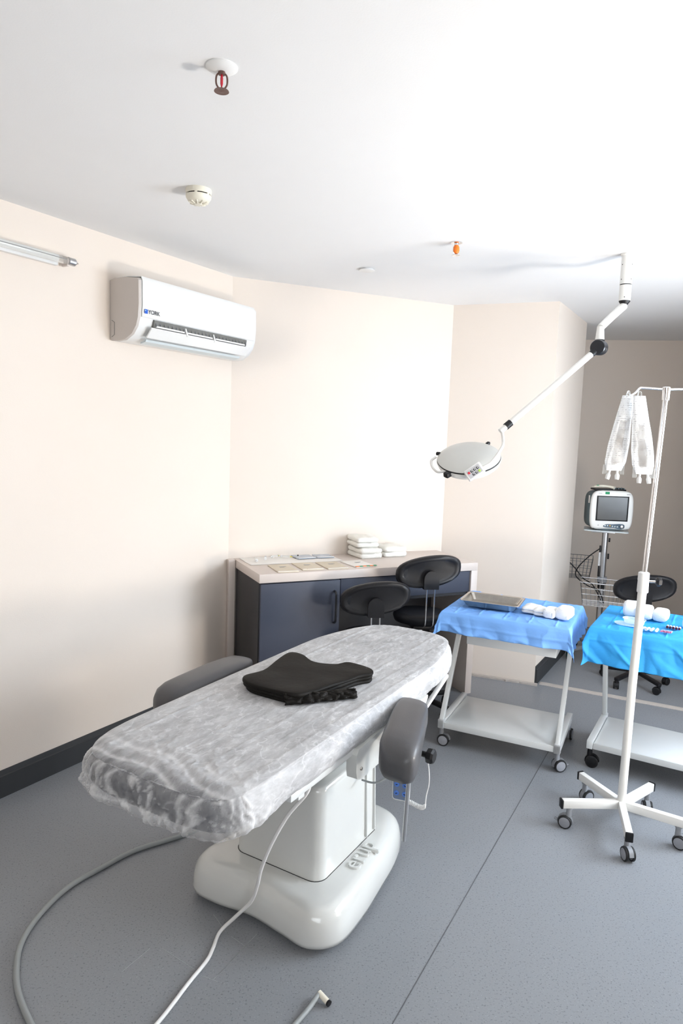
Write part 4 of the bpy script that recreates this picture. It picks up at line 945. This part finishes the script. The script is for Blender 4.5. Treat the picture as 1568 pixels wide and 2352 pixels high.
def basket(cx, cy, z0, w, d, h, nx, nz, m_, wr=.0016):
    e = bpy.data.objects.new('wire_basket', None)
    b = MB(); b.M = Matrix.Translation((cx, cy, z0))
    for k in range(nz+1):
        z = h*k/nz; f_ = .86+.14*k/nz; p = [(-w/2*f_, -d/2*f_, z), (w/2*f_, -d/2*f_, z), (w/2*f_, d/2*f_, z), (-w/2*f_, d/2*f_, z)]
        for i in range(4): b.cyl(p[i], p[(i+1) % 4], wr*(1.6 if k == nz else 1), None, 6)
    for k in range(nx+1):
        x = -w/2+w*k/nx; b.cyl((x*.86, -d/2*.86, 0), (x, -d/2, h), wr, None, 5); b.cyl((x*.86, d/2*.86, 0), (x, d/2, h), wr, None, 5); b.cyl((x*.86, -d/2*.86, 0), (x*.86, d/2*.86, 0), wr, None, 5)
    ny = max(3, int(nx*d/w))
    for k in range(ny+1):
        y = -d/2+d*k/ny; b.cyl((-w/2*.86, y*.86, 0), (-w/2, y, h), wr, None, 5); b.cyl((w/2*.86, y*.86, 0), (w/2, y, h), wr, None, 5); b.cyl((-w/2*.86, y*.86, 0), (w/2*.86, y*.86, 0), wr, None, 5)
    return b.build('wire_basket', m_, ms)
basket(.02, -.14, .425, .33, .20, .165, 10, 4, CHROME)
basket(-.20, .12, .565, .26, .20, .15, 9, 3, mat('dark_wire', (.22, .22, .22), .4, .8))
MB().b2((-.26, -.135, .42), (-.252, -.128, .52), .001).build('hook_strip', ALU, ms)
mn = empty('patient_monitor', (*MP, MZ-.014), R(-3), 'white-fronted patient monitor with dark screen on the wheeled stand', 'monitor')
def mo_ring(hx_, hz_, y, cz=.150, e_=5.0): return [(x, y_2, z) for x, y_2, z in sup(0, y, cz, hx_, hz_, e_, 40)]
b = MB(); b.loft([mo_ring(.120, .125, .13, .142), mo_ring(.134, .136, .10, .142), mo_ring(.140, .139, -.02, .144), mo_ring(.143, .140, -.072, .144)]); b.build('rear_case', MONB, mn, sharp=50)
def fr(hx_, hz_, y): # barrel-sided front, arched underside
    out = []
    for x, _, z in sup(0, y, .144, hx_, hz_, 6, 48):
        f_ = (z-.144)/hz_; x *= 1-.07*abs(f_)**2.2; z += (.016*(1-(x/hx_)**2) if f_ < -.9 else 0); out.append((x, y, z))
    return out
b = MB(); b.loft([fr(.143, .138, -.068), fr(.150, .144, -.078), fr(.150, .144, -.092), fr(.144, .138, -.100), fr(.135, .130, -.102)]); b.build('front_bezel', MONF, mn, sharp=50)
MB().b2((-.112, -.1045, .072), (.112, -.1015, .250), .001).build('screen_frame', BLACKP, mn)
MB().b2((-.102, -.1052, .080), (.102, -.1045, .243), .0).build('screen', SCREEN, mn)
pp = closed([(-.055, .036, 0), (-.035, .048, 0), (.01, .050, 0), (.06, .054, 0), (.088, .050, 0), (.095, .034, 0), (.085, .020, 0), (.055, .016, 0), (.02, .024, 0), (-.03, .026, 0), (-.05, .029, 0)], 4)
b = MB(); b.M = Matrix.Translation((0, -.1015, 0)) @ Matrix.Rotation(R(90), 4, 'X'); b.prism([(p.x, p.y) for p in ccw([Vector(q) for q in pp])], 0, .003); b.build('button_panel', NAVYB, mn)
for k in range(6):
    b = MB(); b.lathe([(0, 0), (.0052, 0), (.004, .002), (0, .0022)], 12, (-.042+.0172*k, -.1045, .0385-.0012*k*(k > 2)), Matrix.Rotation(R(90), 3, 'X')); b.build('button', mat('amber', (.75, .40, .05), .4) if k == 2 else PALEB, mn)
b = MB(); b.lathe([(0, 0), (.014, 0), (.013, .008), (.008, .011), (0, .011)], 22, (.074, -.1045, .034), Matrix.Rotation(R(90), 3, 'X')); b.build('dial', ALU, mn)
b = MB(); b.lathe([(0, 0), (.004, 0), (0, .001)], 10, (-.090, -.1025, .040), Matrix.Rotation(R(90), 3, 'X')); b.build('indicator', INKG, mn)
MB().b2((-.056, -.1035, .262), (-.026, -.1015, .279)).build('green_sticker', GREENS, mn)
MB().b2((.094, -.1035, .262), (.118, -.1015, .266)).build('print_line', INKG, mn)
MB().b2((-.102, -.1035, .266), (-.078, -.1015, .269)).build('print_line', INKG, mn)
MB().b2((-.1435, -.04, .19), (-.1405, -.015, .245)).build('side_label', PAPERW, mn)
b = MB(); b.loft([mo_ring(.145, .012, y, .293, 3) for y in (-.03, .06)]); 
b = MB(); b.box((-.005, .0, .2905), (.22, .11, .012), .004); b.build('handle_recess', BLACKP, mn)
for k in range(5): MB().box((.02+.02*k, .01, .300), (.007, .07, .008), .001).build('handle_rib', MONB, mn)
pb = empty('cable_bundle', (MP[0]-.03, MP[1]-.02, MZ-.014+.297), R(-8), 'cream probe lead bundle lying on top of the patient monitor', 'cable')
b = MB(); b.tube(spline([(-.08, -.01, .012), (-.04, -.03, .020), (.01, -.035, .018), (.045, -.055, .010)], 6), [.008]*13+[.010]*5+[.013], 12); b.build('probe', IVORYC, pb)
b = MB(); b.tube(spline([(-.09, .02, .008), (-.05, .0, .01), (0, .01, .012), (.04, .0, .01), (.07, .02, .008)], 6), .005, 8); b.build('lead', IVORYC, pb)
MB().lathe([(0, 0), (.008, 0), (.008, .004), (0, .004)], 12, (-.065, -.035, .022)).build('green_plug', GREENS, pb)
ck = MB()
def msw(x, y, z): a = R(-20); return (MP[0]+x*cos(a)-y*sin(a), MP[1]+x*sin(a)+y*cos(a), z)
ck.tube(spline([msw(-.03, -.03, .81), msw(-.10, -.05, .75), msw(-.17, -.04, .66), msw(-.18, -.02, .59), msw(-.10, -.10, .545), msw(-.02, -.13, .52), msw(.02, -.15, .435)], 8), .0042, 8)
tag(ck.build('power_cable', BLACKP), 'black cable looping from the monitor pole into the wire basket', 'cable')
ck = MB(); ck.tube(spline([msw(-.32, .02, .70), msw(-.25, .03, .69), msw(-.19, .02, .64), msw(-.13, -.0, .575), msw(-.06, -.05, .54), msw(-.0, -.10, .445)], 8), .0042, 8)
tag(ck.build('power_cable', BLACKP), 'black cable sagging across the rear wire basket', 'cable')

# ============================================================ CABLES ON THE FLOOR
b = MB(); b.tube(spline([bw(-.20, -.25, .56), bw(-.22, -.20, .3), (-.42, 2.56, .012), (-.60, 2.445, .0095), (-.72, 2.36, .0095), (-.80, 2.26, .0095), (-.875, 2.15, .0095), (-.912, 2.02, .0095), (-.915, 1.90, .0095), (-.885, 1.80, .0095), (-.83, 1.70, .0095), (-.72, 1.57, .0095), (-.60, 1.45, .0095)], 10), .0085, 12)
tag(b.build('floor_cable', GREYCAB), 'thick grey cable curving over the floor left of the bed', 'cable')
b = MB(); b.tube(spline([bw(.19, -.44, .60), bw(.189, -.456, .56), bw(.135, -.47, .48), bw(.085, -.475, .38), bw(.04, -.46, .28), bw(.008, -.435, .20), bw(-.03, -.415, .12), bw(-.085, -.425, .05), (-.332, 1.968, .0075), (-.341, 1.90, .0065), (-.350, 1.850, .0065), (-.385, 1.764, .0065), (-.436, 1.63, .0065), (-.50, 1.52, .0065), (-.57, 1.42, .0065)], 10), .0056, 10)
tag(b.build('power_lead', WHITECAB), 'thin white lead hanging from the bed and running to the front edge', 'cable')
fs_ = empty('floor_pipe_stub', (-.03, 1.69, 0), 0, 'short bent grey tube end lying on the floor at the bottom edge', 'tube')
MB().tube(spline([(-.10, -.14, .0075), (-.055, -.065, .0075), (-.012, .0, .010), (.016, .045, .018)], 8), .0068, 12).build('tube', GREYCAB, fs_)
MB().cyl((.014, .046, .018), (.042, .020, .010), .0082, .0082, 14).build('elbow', IVORYC, fs_)
MB().cyl((.040, .022, .0105), (.044, .018, .010), .0086, .0086, 14).build('end_ring', BLACKP, fs_)
b = MB(); b.tube(spline([bw(.215, .03, .50), bw(.24, .02, .45), bw(.19, -.02, .40), bw(.13, -.02, .39)], 8), .0035, 8)
tag(b.build('bed_cable', GREYCAB), 'thin grey cable sagging under the lift bracket of the bed', 'cable')
